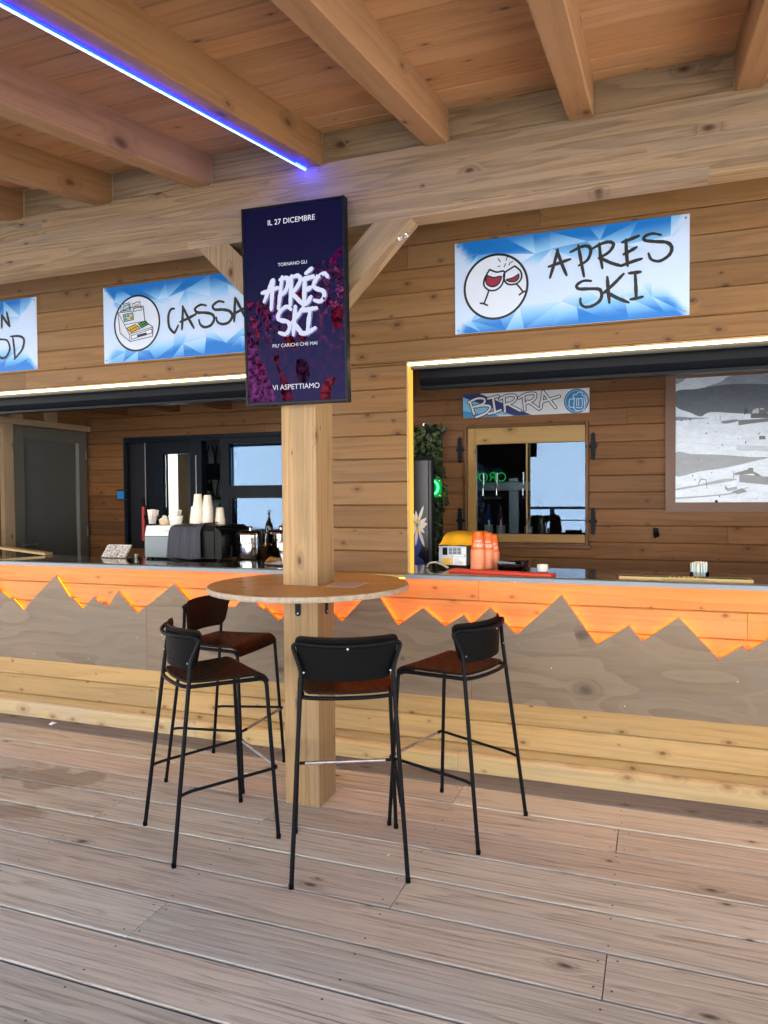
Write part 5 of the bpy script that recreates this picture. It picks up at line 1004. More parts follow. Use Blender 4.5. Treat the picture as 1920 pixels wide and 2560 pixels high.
for i, (x, y, n, lt, lr) in enumerate(((-3.155, 4.60, 17, 'top white paper cup of the tallest stack on the coffee machine, left one', 'white paper cup nested in the taller left stack on the coffee machine'),
        (-3.085, 4.62, 16, 'top white paper cup of the tall stack on the coffee machine, right one', 'white paper cup nested in the taller right stack on the coffee machine'),
        (-3.225, 4.66, 6, 'top white paper cup of the short stack at the left of the tall stacks', 'white paper cup nested in the short left stack on the coffee machine'),
        (-3.018, 4.68, 5, 'top white paper cup of the short stack at the right of the tall stacks', 'white paper cup nested in the short right stack on the coffee machine'))):
    stack(x, y, ZM, n, 0.092, 0.027, 0.0375, 0.0085, WC, WR, lt, lr, 'white paper cups on the coffee machine')
def goblet_box(x, y, h, r0, r1, lab, paper):
    t = thing('sachet_holder', lab, 'holder', (x, y, ZM+0.0003)); a = MB(); a.lathe([(r0, 0), (r1*0.94, h*0.62), (r1*0.92, h*0.62), (r0*0.9, 0.004)], seg=20); a.build('cup', M_WHITE if paper else M_JAR, t)
    for k in range(9):
        an = random.uniform(0, 2*pi); rr_ = random.uniform(0, r0*0.6); a = MB(); w_ = 0.010
        a.add([(rr_*cos(an)-w_, rr_*sin(an), 0.006), (rr_*cos(an)+w_, rr_*sin(an), 0.006), (rr_*1.5*cos(an)+w_*1.2, rr_*1.6*sin(an), h*random.uniform(0.9, 1.05)), (rr_*1.5*cos(an)-w_*1.2, rr_*1.6*sin(an)-0.002, h*random.uniform(0.9, 1.05))], [(0, 1, 2, 3)], col=random.choice(((0.75, 0.6, 0.55), (0.78, 0.70, 0.64), (0.7, 0.62, 0.58))))
        a.build('sachet', M_SMALL, t)
goblet_box(-3.55, 4.58, 0.112, 0.045, 0.068, 'clear tumbler of white sachets at the left end of the coffee machine', False)
goblet_box(-3.352, 4.60, 0.108, 0.042, 0.058, 'square tumbler of paper sachets in the middle of the coffee machine', True)
t = thing('sugar_bowl', 'small beige bowl heaped with sugar lumps on the coffee machine', 'bowl', (-3.452, 4.60, ZM+0.0003))
a = MB(); a.lathe([(0.036, 0), (0.046, 0.04), (0.043, 0.04), (0.03, 0.006)], seg=20); a.build('bowl', plain('beige_ceramic', (0.55, 0.42, 0.28), 0.5), t)
a = MB()
for k in range(12): q = (random.uniform(-.028, .028), random.uniform(-.028, .028), 0.04+random.uniform(-0.004, 0.02)); a.ball(q, 0.012, 6, 4, jit=0.3)
a.build('sugar', M_PAPER, t)
# silver glitter sign block, jars, bottle, board
G0 = [[(-3.862+0.022*j/8+i*0.216/24, 4.385+0.05*j/8, ZC+0.002+0.092*j/8) for i in range(25)] for j in range(9)]
m_ = MB(); m_.shell(G0, 0.012)
def glit():
    m, nt, o = newmat('silver_sequins'); tc = nd(nt, 'TexCoord').outputs['Object']; v = nd(nt, 'TexVoronoi', {'Vector': tc, 'Scale': 150.0}); r = nd(nt, 'SeparateColor', {0: v.outputs['Color']}).outputs[0]
    c = nd(nt, 'MixRGB', {0: r, 1: (0.12, 0.12, 0.13, 1), 2: (0.85, 0.85, 0.87, 1)}).outputs[0]; b = nd(nt, 'BsdfPrincipled', {'Base Color': c, 'Roughness': 0.3, 'Metallic': 0.35}); nt.links.new(b.outputs[0], o.inputs[0]); return m
m_.box(-3.855, -3.645, 4.40, 4.47, ZC+0.0003, ZC+0.004); tag(m_.build('glitter_stand', glit()), 'silver sequinned display block on the left of the counter', 'stand')
for x, y, r, h, lb in ((-3.555, 4.40, 0.016, 0.032, 'small dark jar with pale lid beside the silver block'), (-3.497, 4.44, 0.013, 0.022, 'small dark jar touching the coffee machine corner')):
    t = thing('small_jar', lb, 'jar', (x, y, ZC+0.0003)); a = MB(); a.lathe([(r, 0), (r, h*0.7), (r*0.9, h*0.75)], seg=16); a.build('glass', M_DKG, t); a = MB(); a.lathe([(r*1.02, h*0.75), (r*1.02, h), (r*0.9, h*1.02)], seg=16); a.build('lid', plain('ochre_lid', (0.4, 0.28, 0.08), 0.4), t)
bottle('bottle', (-3.495, 4.50, ZC+0.0003), 0.16, 0.022, M_JAR, 'clear sauce bottle with black cap left of the coffee machine', lab=M_WHITE)
m_ = MB(); m_.prism([(-5.35, 1.17), (-5.33, 1.185), (-4.44, 1.112), (-4.44, 1.094)], 4.42, 4.50, 'y'); tag(m_.build('flap_board', M_SILL), 'pale sloping board at the far left end of the counter', 'board')
# steel urn with a second pot behind, plate and mug
def urn(loc, r, h, lb):
    t = thing('steel_pot', lb, 'pot', loc); a = MB(); a.lathe([(r*0.97, 0), (r, 0.008), (r, h), (r*1.04, h+0.003), (r*1.04, h+0.01), (r*0.98, h+0.012)], seg=40); a.build('body', M_CHROME, t)
    a = MB(); a.lathe([(r*1.0, h+0.0125), (r*0.98, h+0.022), (r*0.8, h+0.036), (r*0.3, h+0.044), (0.012, h+0.045), (0.012, h+0.058), (0.018, h+0.066), (0.004, h+0.072)], seg=40); a.build('lid', M_CHROME, t)
    for s_ in (-1, 1): a = MB(); a.tube(fillet([(s_*r, -0.04, h*0.62), (s_*(r+0.035), -0.04, h*0.60), (s_*(r+0.035), 0.04, h*0.60), (s_*r, 0.04, h*0.62)], 0.015), 0.006, 8); a.build('handle', M_CHROME, t)
    return t
urn((-2.715, 4.60, ZC+0.0003), 0.112, 0.165, 'polished steel pot with lid and side handles on the counter by the post')
urn((-2.63, 4.90, 1.05), 0.11, 0.20, 'second steel pot standing behind the polished pot on the counter')
m_ = MB(); m_.box(-3.0, -1.96, 4.72, 5.1, 0.02, 1.049, 'x', ch=0.004); tag(m_.build('under_cabinet', M_BACK), 'brown wooden cabinet behind the left counter carrying the rear pot', 'cabinet')
m_ = MB(); m_.tube(smooth([(-2.80, 4.46, ZC+0.10), (-2.775, 4.44, ZC+0.10), (-2.765, 4.43, ZC+0.06), (-2.775, 4.43, ZC+0.012)], 6), 0.007, 8); tag(m_.build('spoon_handle', M_BLACK), 'black curved handle sticking up between coffee machine and steel pot', 'handle')
t = thing('plate', 'white plate of biscuits on the counter beside the post', 'plate', (-2.29, 4.29, ZC+0.0003))
a = MB(); a.lathe([(0.07, 0), (0.118, 0.010), (0.122, 0.013), (0.112, 0.0125), (0.068, 0.004)], seg=36); a.build('dish', M_WHITE, t)
def cookies():
    for k in range(11):
        a = MB(); x = -0.055+0.012*k*0.55; y = -0.05+random.uniform(-0.012, 0.012); tl = Matrix.Translation((-2.29+x-0.025, 4.29+y, ZC+0.030+0.003*(k % 3))) @ Matrix.Rotation(-0.9+0.05*k, 4, 'Y') @ Matrix.Rotation(random.uniform(-.2, .2), 4, 'X'); a.T = tl
        a.lathe([(0.022, -0.0025), (0.027, 0.0), (0.022, 0.003), (0.004, 0.0035)], seg=16, col=(0.50, 0.27, 0.09))
        for q in (-0.012, 0.0, 0.012): a.poly([(-0.02, q-0.0016, 0.0042), (0.02, q-0.0016, 0.0042), (0.02, q+0.0016, 0.0042), (-0.02, q+0.0016, 0.0042)], 0, (0.05, 0.02, 0.008))
        tag(a.build('biscuit', M_SMALL), 'golden biscuit with chocolate stripes leaning in the row on the white plate', 'biscuit', 'biscuits on the white plate')
cookies()
t = thing('mug', 'tall white conical mug with dark writing standing on the plate by the post', 'mug', (-2.235, 4.30, ZC+0.0045))
a = MB(); a.lathe([(0.048, 0.0002), (0.056, 0.004), (0.088, 0.142), (0.085, 0.143), (0.06, 0.05), (0.03, 0.03)], seg=36); a.build('cup', plain('white_glaze', (0.74, 0.77, 0.84), 0.25), t)
a = MB(); P_ = [(-0.9+0.06*k, 0.082+0.012*sin(k*1.9)) for k in range(14)]
a.tube([( (0.0615+0.0007*0+ (0.0885-0.056)*(z-0.0)/0.142*0.93)*sin(p), -(0.0615+(0.0885-0.056)*z/0.142*0.93)*cos(p), z) for p, z in P_], 0.002, 5); a.build('lettering', M_INK, t)
a = MB(); a.lathe([(0.083, 0.136), (0.05, 0.142), (0.01, 0.144)], seg=24); a.build('froth', plain('coffee_froth', (0.42, 0.20, 0.10), 0.7), t)
t = thing('storage_jar', 'clear glass jar with steel lid behind the white mug', 'jar', (-2.22, 4.47, ZC+0.0003)); a = MB(); a.lathe([(0.105, 0), (0.108, 0.01), (0.108, 0.14), (0.104, 0.145)], seg=32); a.build('glass', M_JAR, t); a = MB(); a.lathe([(0.11, 0.1455), (0.11, 0.19), (0.10, 0.198), (0.02, 0.2)], seg=32); a.build('lid', M_CHROME, t)
for i, (x, y, z0, h) in enumerate(((-2.98, 5.35, 1.12, 0.30), (-2.86, 5.42, 1.12, 0.34), (-2.70, 5.40, 1.12, 0.36))):
    bottle('bottle', (x, y, z0+0.0003), h, 0.032, M_DKG if i != 1 else M_JAR, ('dark bottle', 'clear bottle', 'tallest dark bottle')[i]+' on the rear cabinet above the steel pot, '+('left', 'middle', 'right')[i]+' of three', lab=None, cap=M_STEEL)
m_ = MB(); m_.box(-3.1, -1.96, 5.22, 5.85, 0.0, 1.119, 'x', ch=0.004); tag(m_.build('rear_cabinet', M_DFRAME), 'grey rear cabinet under the bottles and the pastry stand', 'cabinet')
t = thing('pastry_stand', 'steel pastry stand with glass dome on the rear cabinet beside the post', 'pastry stand', (-2.34, 5.40, 1.1195)); a = MB(); a.lathe([(0.10, 0), (0.10, 0.006), (0.02, 0.02), (0.02, 0.14), (0.17, 0.155), (0.18, 0.166), (0.17, 0.168)], seg=36); a.lathe([(0.175, 0.045), (0.19, 0.05), (0.19, 0.056), (0.17, 0.056)], seg=36); a.build('stand', M_STEEL, t)
a = MB(); a.lathe([(0.165, 0.1685), (0.165, 0.22), (0.14, 0.28), (0.08, 0.315), (0.01, 0.325)], seg=36); a.build('dome', M_JAR, t); a = MB(); a.ball((0, 0, 0.335), 0.014, 10, 8); a.build('knob', M_BLACK, t)
for k, (x, y) in enumerate(((-0.07, -0.06), (0.03, -0.08), (0.0, 0.04), (-0.09, 0.05))):
    a = MB(); a.ball((-2.34+x, 5.40+y, 1.1195+0.1985), 0.05, 14, 10, sc=(1, 0.9, 0.6), jit=0.03); tag(a.build('bun', plain('baked_bun', (0.36, 0.13, 0.03), 0.45, var=0.35, bscale=300)), 'glazed brown bun under the glass dome of the pastry stand', 'bun', 'buns on the pastry stand')
m_ = MB(); m_.box(-5.145, -5.065, YB-0.065, YB-0.055, 1.52, 1.60, col=(0.02, 0.22, 0.55)); m_.box(-5.155, -5.03, YB-0.07, YB-0.036, 1.602, 1.616, col=(0.01, 0.01, 0.012)); m_.box(-5.155, -5.03, YB-0.07, YB-0.036, 1.505, 1.518, col=(0.01, 0.01, 0.012)); tag(m_.build('roll_dispenser', M_SMALL), 'small blue and black dispenser on the wall left of the dark window', 'dispenser')
t = thing('broom', 'red and black handle leaning in the dark window frame', 'broom', (-4.80, 6.05, 1.1)); a = MB(); a.tube([(0.0, 0, 0), (0.005, 0, 0.34)], 0.018, 10); a.build('red_handle', plain('red_plastic', (0.5, 0.02, 0.015), 0.4), t); a = MB(); a.tube([(0.005, 0, 0.3405), (0.006, 0, 0.43)], 0.016, 10); a.build('grip', M_BLACK, t)

# ------------------------------------------------------------------ things on the counter, right opening
ic = thing('ice_machine', 'small steel machine with socket and rating labels at the left of the right counter', 'machine', (-1.145, 4.42, ZC))
m_ = MB(); m_.box(-1.233, -1.060, 4.335, 4.56, ZC+0.02, 1.232, 'x', ch=0.003); kid(m_, 'casing', M_STEEL, ic)
m_ = MB(); m_.box(-1.233, -1.060, 4.337, 4.56, ZC+0.0003, ZC+0.0195, 'x', ch=0.002)
for k in range(4): m_.box(-1.205+0.038*k, -1.175+0.038*k, 4.3355, 4.3365, ZC+0.006, ZC+0.010)
kid(m_, 'base', M_BLACK, ic)
m_ = MB(); m_.box(-1.209, -1.178, 4.3305, 4.3345, 1.176, 1.222, 'z', ch=0.002); m_.box(-1.199, -1.188, 4.328, 4.3304, 1.188, 1.212, 'z'); kid(m_, 'socket', M_BLACK, ic)
m_ = MB()
for k in range(5):
    for j in range(3): m_.box(-1.170+0.027*j, -1.147+0.027*j, 4.3338, 4.3346, 1.182+0.0085*k, 1.187+0.0085*k)
kid(m_, 'vent', M_BLACK, ic)
m_ = MB(); m_.box(-1.207, -1.152, 4.3335, 4.3347, 1.118, 1.158, col=(0.70, 0.42, 0.03)); m_.box(-1.142, -1.064, 4.3335, 4.3347, 1.115, 1.162, col=(0.74, 0.76, 0.80)); m_.box(-1.138, -1.075, 4.3335, 4.3347, 1.169, 1.177, col=(0.74, 0.76, 0.80)); m_.box(-1.088, -1.064, 4.3335, 4.3347, 1.182, 1.216, col=(0.70, 0.72, 0.76))
for k in range(6): m_.box(-1.138, -1.138+random.uniform(0.03, 0.065), 4.3329, 4.3334, 1.120+0.0066*k, 1.1222+0.0066*k, col=(0.25, 0.26, 0.3)); 
for k in range(5): m_.box(-1.203, -1.203+random.uniform(0.03, 0.045), 4.3329, 4.3334, 1.123+0.0066*k, 1.1246+0.0066*k, col=(0.25, 0.13, 0.01)); m_.box(-1.085, -1.085+random.uniform(0.01, 0.018), 4.3329, 4.3334, 1.186+0.0056*k, 1.1876+0.0056*k, col=(0.3, 0.3, 0.33))
kid(m_, 'label', M_SMALL, ic)
G = []
for j, (y, z) in enumerate(((4.315, 1.2405), (4.33, 1.2425), (4.345, 1.256), (4.38, 1.285), (4.43, 1.304), (4.52, 1.308), (4.62, 1.306))):
    G.append([(-1.226+0.017*min(1, j/4)+(0.19+0.005*j)*i/14, y+0.003*sin(i*0.9), z+0.0025*sin(i*0.7+j)) for i in range(15)])
m_ = MB(); m_.shell(G, 0.004); 
m_.box(-1.20, -1.03, 4.42, 4.60, 1.2325, 1.298, 'x', ch=0.02, mi=0)
tag(m_.build('cloth', plain('yellow_cloth', (0.80, 0.42, 0.008), 0.85, var=0.1, bump=0.5, bscale=300)), 'bright yellow cloth draped over the steel machine', 'cloth')
m_ = MB(); m_.tube(smooth([(-1.31, 4.34, ZC+0.008), (-1.29, 4.33, ZC+0.03), (-1.25, 4.325, ZC+0.036), (-1.20, 4.30, ZC+0.026), (-1.16, 4.28, ZC+0.009)], 8), 0.0065, 10); tag(m_.build('hose', plain('pale_hose', (0.62, 0.56, 0.48), 0.5)), 'pale drain hose curling on the counter before the steel machine', 'hose')
OC, OR_ = (0.84, 0.125, 0.010), (0.86, 0.36, 0.20)
def wrap(m_, txt, wid, zc_, h, r0, r1, col, a_c, ht=None):
    V, F = text_mesh(txt, wid, ht); vs = []
    for x, z in V:
        zz = zc_-z; r = r1+(r0-r1)*zz/h+0.0008; a = a_c-x/r           # printed upside down on an upturned cup
        vs.append((r*cos(a), r*sin(a), zz))
    m_.add(vs, F, 0, None, None, col)
def aper(m_, h, r0, r1):
    wrap(m_, 'APEROL', 0.078, h*0.30, h, r0, r1, (0.88, 0.80, 0.74), -pi/2+0.35, 0.020); wrap(m_, 'SPRITZ', 0.050, h*0.52, h, r0, r1, (0.88, 0.80, 0.74), -pi/2+0.25, 0.012)
    wrap(m_, 'CK 0', 0.016, h*0.85, h, r0, r1, (0.85, 0.45, 0.25), -pi/2+0.5, 0.006)
for x, y, n, lt, lr in ((-0.992, 4.345, 15, 'top orange paper cup of the tallest stack beside the steel machine', 'orange paper cup nested in the tallest orange stack'), (-0.953, 4.425, 14, 'top orange paper cup of the middle orange stack', 'orange paper cup nested in the middle orange stack'), (-0.932, 4.49, 12, 'top orange paper cup of the lowest orange stack', 'orange paper cup nested in the lowest orange stack')):
    stack(x, y, ZC, n, 0.112, 0.029, 0.0425, 0.0081, OC, OR_, lt, lr, 'orange paper cups on the right counter', marks=aper)
t = thing('coin_tray', 'dark see through tray with black cloth on the counter right of the orange cups', 'tray', (-0.78, 4.33, ZC+0.0003))
a = MB(); P4 = [(-0.08, -0.05), (0.075, -0.05), (0.09, 0.05), (-0.085, 0.05)]
for (xa, ya), (xb, yb) in zip(P4, P4[1:]+P4[:1]): a.add([(xa*0.92, ya, 0), (xb*0.92, yb, 0), (xb, yb, 0.05), (xa, ya, 0.058)], [(0, 1, 2, 3)])
a.add([(x*0.92, y, 0.001) for x, y in P4], [(0, 1, 2, 3)]); a.build('box', glass('smoked_plastic', (0.12, 0.12, 0.13), 1.2), t)
a = MB(); a.ball((0, 0, 0.025), 0.055, 14, 8, sc=(1.2, 0.7, 0.42), jit=0.12); a.build('dark_filling', plain('dark_napkin', (0.012, 0.013, 0.018), 0.6), t)
a = MB(); a.box(0.06, 0.072, -0.052, -0.045, 0.03, 0.066); a.build('clip', M_BLACK, t)
m_ = MB(); m_.lathe([(0.024, 0), (0.0315, 0.004), (0.0315, 0.042), (0.028, 0.042), (0.024, 0.010), (0.002, 0.009)], (-0.598, 4.305, ZC+0.0003), 24); tag(m_.build('napkin_cup', M_WHITE), 'small white pot on the right counter behind the red mat', 'pot')
def mat_box(name, pts, z0, z1, mats, label, cat, edge=0.004):
    m_ = MB(); P_ = pts; n = len(P_); cx = sum(p[0] for p in P_)/n; cy = sum(p[1] for p in P_)/n; ins = [(p[0]+(cx-p[0])*0.006, p[1]+(cy-p[1])*0.05) for p in P_]
    vs = [(x, y, z0) for x, y in P_]+[(x, y, z1-edge) for x, y in P_]+[(x, y, z1) for x, y in ins]
    m_.add(vs, [tuple(range(n-1, -1, -1)), tuple(range(2*n, 3*n))]+[(k, (k+1) % n, n+(k+1) % n, n+k) for k in range(n)]+[(n+k, n+(k+1) % n, 2*n+(k+1) % n, 2*n+k) for k in range(n)])
    return m_
m_ = mat_box('r', [(-1.125, 4.165), (-0.515, 4.045), (-0.500, 4.125), (-1.110, 4.245)], ZC+0.0003, ZC+0.013, None, '', '')
for i in range(46):
    for j in range(4): 
        q = Vector((-1.095+0.0125*i, 4.178-0.00246*i+0.016*j)); m_.tube([(q.x, q.y, ZC+0.0131), (q.x, q.y, ZC+0.0150)], 0.0035, 6)
tag(m_.build('bar_mat', plain('red_rubber', (0.62, 0.045, 0.012), 0.5)), 'long red rubber bar mat on the right counter', 'mat')
bmt = thing('bar_mat', 'long tan and green bar mat with yellow lettering at the right end of the counter', 'mat', (0.16, 4.09, ZC))
m_ = MB(); x0, x1, y0, y1 = -0.162, 0.478, 4.050, 4.135
m_.box(x0, x1, y0, y1, ZC+0.0003, ZC+0.012, 'x'); m_.box(x0, x1, y0, y0+0.006, ZC+0.0121, ZC+0.0165, 'x'); m_.box(x0, x1, y1-0.006, y1, ZC+0.0121, ZC+0.0165, 'x'); m_.box(x0, x0+0.012, y0+0.0062, y1-0.0062, ZC+0.0121, ZC+0.0165, 'y', mi=1); m_.box(x1-0.012, x1, y0+0.0062, y1-0.0062, ZC+0.0121, ZC+0.0165, 'y', mi=1)
kid(m_, 'rim', [plain('tan_rubber', (0.50, 0.36, 0.15), 0.6), plain('orange_rubber', (0.55, 0.20, 0.03), 0.6)], bmt)
m_ = MB()
for i in range(96): m_.box(x0+0.014+0.00635*i, x0+0.0172+0.00635*i, y0+0.008, y1-0.008, ZC+0.0122, ZC+0.0165, 'y')
kid(m_, 'ribs', plain('green_rubber', (0.045, 0.085, 0.02), 0.6), bmt)
V, F = text_mesh('CLEAN RUM FROM THE HEART OF THE CARIBBEAN', 0.22, 0.0065); m_ = MB(); m_.add([(0.155+x, y0-0.0006, ZC+0.0065+z) for x, z in V], F, 0, None, None, (0.05, 0.03, 0.01)); kid(m_, 'lettering', M_SMALL, bmt)
m_ = MB()
for k in range(7):
    w_ = random.uniform(0.008, 0.016); q = 0.085+0.022*k; m_.box(q, q+w_, y0+0.012, y0+0.05, ZC+0.0167, ZC+0.0185, col=(0.80, 0.62, 0.04))
kid(m_, 'emblem', M_SMALL, bmt)
for k in range(34):
    a = 2.4*k; r = 0.0075*math.sqrt(k); x, y = 0.243+r*cos(a), 4.30+r*sin(a)*0.9; h = random.uniform(0.066, 0.076); lx, ly = random.uniform(-.004, .004), random.uniform(-.004, .004)
    m_ = MB(); m_.tube([(x, y, ZC+0.0045), (x+lx, y+ly, ZC+h)], 0.0034, 7, col=random.choice(((0.62, 0.74, 0.74), (0.70, 0.78, 0.76), (0.55, 0.70, 0.74)))); m_.tube([(x+lx, y+ly, ZC+h+0.0002), (x+lx*1.1, y+ly*1.1, ZC+h+0.005)], 0.0036, 7, col=(0.80, 0.66, 0.55))
    tag(m_.build('straw', M_SMALL), 'paper drinking straw standing upright in the clear straw cup', 'straw', 'straws in the clear cup')
m_ = MB(); m_.lathe([(0.049, 0.0), (0.0495, 0.026), (0.0485, 0.026), (0.0475, 0.003), (0.002, 0.003)], (0.243, 4.30, ZC+0.0003), 28); tag(m_.build('straw_cup', M_JAR), 'clear plastic cup holding paper straws on the right counter', 'cup')
m_ = MB(); m_.box(0.01, 0.05, YB-0.03, YB-0.001, 1.215, 1.265, 'z', ch=0.003); m_.ball((0.035, YB-0.045, 1.215), 0.020, 10, 8); m_.tube([(0.02, YB-0.03, 1.24), (0.025, YB-0.05, 1.19)], 0.008, 8); tag(m_.build('wall_hook', M_BLACK), 'small black hook fixed low on the brown back wall', 'hook')
m_ = MB(); m_.ball((-1.875, YB-0.008, 2.155), 0.011, 10, 8); tag(m_.build('ceiling_spot', emit('white_point', (1, 0.95, 0.9), 2.0*EK)), 'tiny white lamp dot on the back wall above the foliage', 'lamp')
# framed photograph on the back wall
pc = thing('framed_picture', 'large brown framed photograph of snowy slopes on the back wall', 'picture', (0.78, YB, 1.94))
X0, X1, Z0, Z1 = 0.098, 1.46, 1.394, 2.500; fw_ = 0.074
m_ = MB()
for q0, q1, ax, sg in (((X0, Z0), (X0, Z1), 0, 1), ((X1, Z0), (X1, Z1), 0, -1), ((X0, Z0), (X1, Z0), 1, 1), ((X0, Z1), (X1, Z1), 1, -1)):
    ins = fw_
    if ax == 0: pts = [(q0[0], q0[1]), (q1[0], q1[1]), (q1[0]+sg*ins, q1[1]-ins), (q0[0]+sg*ins, q0[1]+ins)]
    else: pts = [(q0[0], q0[1]), (q1[0], q1[1]), (q1[0]-ins, q1[1]+sg*ins), (q0[0]+ins, q0[1]+sg*ins)]
    m_.add([(x, YB-0.042, z) for x, z in pts]+[(x, YB-0.001, z) for x, z in pts], [(0, 1, 2, 3), (7, 6, 5, 4)]+[(k, (k+1) % 4, 4+(k+1) % 4, 4+k) for k in range(4)])
kid(m_, 'frame', M_FRAMEBR, pc)
def mural_mat():
    m, nt, o = newmat('snow_photograph'); a = nd(nt, 'Attribute', attribute_name='col').outputs['Color']; tc = nd(nt, 'TexCoord').outputs['Object']
    n = nd(nt, 'TexNoise', {'Vector': nd(nt, 'VectorMath', {0: tc, 1: (5, 1, 16)}, operation='MULTIPLY').outputs[0], 'Scale': 1.6, 'Detail': 7.0, 'Roughness': 0.6}).outputs[0]
    n2 = nd(nt, 'TexNoise', {'Vector': nd(nt, 'VectorMath', {0: tc, 1: (3, 1, 9)}, operation='MULTIPLY').outputs[0], 'Scale': 9.0, 'Detail': 6.0, 'Roughness': 0.7}).outputs[0]
    f = mth(nt, 'MULTIPLY', mrange(nt, n, 0.3, 0.7, 0.88, 1.1, False), mrange(nt, n2, 0.3, 0.7, 0.82, 1.12, False)); c = mixc(nt, 1.0, a, nd(nt, 'CombineXYZ', {0: f, 1: f, 2: f}).outputs[0], 'MULTIPLY')
    b = nd(nt, 'BsdfPrincipled', {'Base Color': c, 'Roughness': 0.4, 'Coat Weight': 0.6, 'Coat Roughness': 0.2}); nt.links.new(b.outputs[0], o.inputs[0]); return m
m_ = MB(); PM = put_y(YB-0.030); SN = (0.68, 0.81, 1.0)
m_.box(X0+fw_-0.003, X1-fw_+0.003, YB-0.030, YB-0.002, Z0+fw_-0.003, Z1-fw_+0.003, col=SN)
def mp(P_, cl, d):
    m_.poly([PM(max(x, X0+fw_), min(max(z, Z0+fw_), Z1-fw_), d) for x, z in P_], 0, cl)
for k, P_ in enumerate(MURALFAR): mp([(q.x, q.y) for q in smooth(P_, 4, True)], (0.30, 0.36, 0.46), 0.0003+0.0002*k)
GR = [(0.085, 0.115, 0.165), (0.16, 0.20, 0.27), (0.19, 0.23, 0.30), (0.10, 0.12, 0.15), (0.07, 0.08, 0.11), (0.13, 0.15, 0.19), (0.28, 0.33, 0.42), (0.26, 0.31, 0.40), (0.15, 0.18, 0.23), (0.24, 0.29, 0.36), (0.12, 0.15, 0.2)]+[(0.04, 0.05, 0.065)]*11+[(0.5, 0.55, 0.65)]*3+[(0.1, 0.12, 0.15)]*4
for k, P_ in enumerate(MURAL): mp([(q.x, q.y) for q in smooth(P_, 4, True)] if k in (0, 1, 2, 6, 7, 5) else P_, GR[min(k, len(GR)-1)], 0.0008+0.0003*k)
xq = MURAL[0][-2][0]
for (xa, za, xb, zb, cl) in ((0.60, 2.18, X1-fw_, 2.36, (0.085, 0.115, 0.165)), (0.60, 1.86, X1-fw_, 1.90, (0.50, 0.58, 0.72)), (0.62, 1.62, 1.05, 1.68, (0.12, 0.15, 0.2))):
    mp([(xa, za), (xb, za-0.05), (xb, zb-0.05), (xa, zb)], cl, 0.012)
rr = random.Random(9)
for k in range(46):
    x, z = rr.uniform(0.2, 1.3), rr.uniform(1.48, 2.02); s_ = rr.uniform(0.002, 0.006); mp([(x-s_, z), (x+s_*0.6, z-0.002), (x+s_*0.7, z+s_*2.4), (x-s_*0.5, z+s_*2.2)], (0.06, 0.07, 0.09), 0.0125)
for k in range(26):
    x, z = rr.uniform(0.2, 1.3), rr.uniform(2.05, 2.32); s_ = rr.uniform(0.004, 0.014); mp([(x-s_, z), (x+s_, z-0.002), (x+s_*0.6, z+s_*0.9), (x-s_*0.5, z+s_*0.7)], (0.05, 0.07, 0.10), 0.0125)
kid(m_, 'print', mural_mat(), pc)
m_ = MB(); m_.tube([(0.462, YB-0.044, 1.475), (0.462, YB-0.047, 1.475)], 0.011, 14); kid(m_, 'pin', M_BLACK, pc)
# fridge, foliage and the green neon
fg = thing('drinks_fridge', 'tall dark glossy fridge with a white daisy sticker behind the jamb', 'fridge', (-1.85, 5.417, 0), 0.285)
FR = Matrix.Identity(4)
m_ = MB(); m_.box(-0.30, 0.265, -0.20, 0.30, 0.0, 1.83, 'z', ch=0.006); m_.build('cabinet', M_BLACK, fg)
m_ = MB(); m_.box(-0.285, 0.222, -0.232, -0.2015, 0.12, 1.80, 'z', ch=0.005); m_.build('door', plain('dark_fridge_glass', (0.010, 0.013, 0.022), 0.15, spec=0.3), fg)
m_ = MB(); m_.box(0.2225, 0.245, -0.235, -0.2015, 0.12, 1.80, 'z', ch=0.004); m_.build('door_edge', plain('fridge_edge', (0.03, 0.033, 0.04), 0.4), fg)
m_ = MB(); fx, fz, fy = 0.135, 1.315, -0.2335
def petal(a, L, w_, cl, d):
    t_ = Vector((cos(a), sin(a))); n_ = Vector((-t_.y, t_.x)); P_ = [t_*L*q+n_*w_*s_ for q, s_ in ((0.05, 0.0), (0.25, 0.6), (0.55, 1.0), (0.85, 0.6), (1.0, 0.0), (0.85, -0.6), (0.55, -1.0), (0.25, -0.6))]
    m_.poly([(fx+p.x, fy-d, fz+p.y) for p in P_], 0, cl)
for bx, bz, r1_, r2_ in ((-0.04, -0.10, 0.075, 0.16), (-0.03, -0.30, 0.085, 0.07), (-0.12, 0.02, 0.05, 0.10)): m_.poly([(fx+bx+r1_*cos(k*pi/12), fy-0.0003, fz+bz+r2_*sin(k*pi/12)) for k in range(24)], 0, (0.012, 0.04, 0.28))
for k, (a, L, w_) in enumerate(((95, .11, .010), (72, .155, .012), (112, .14, .012), (38, .09, .014), (8, .075, .022), (172, .075, .022), (-18, .06, .014), (-48, .08, .012), (-72, .17, .012), (-95, .16, .011), (-118, .15, .014), (-150, .07, .014))): petal(radians(a), L, w_, (0.72, 0.66, 0.60), 0.0008+0.00015*k)
for k, (a, L, w_) in enumerate(((90, .05, .012), (-90, .055, .012), (20, .03, .012), (160, .03, .012))): petal(radians(a), L, w_, (0.75, 0.46, 0.02), 0.0032+0.0002*k)
m_.poly([(fx+0.009*cos(k*pi/8), fy-0.0045, fz+0.020*sin(k*pi/8)) for k in range(16)], 0, (0.03, 0.20, 0.32)); m_.build('daisy_sticker', M_SMALL, fg)
lw = MB(); rr = random.Random(3)
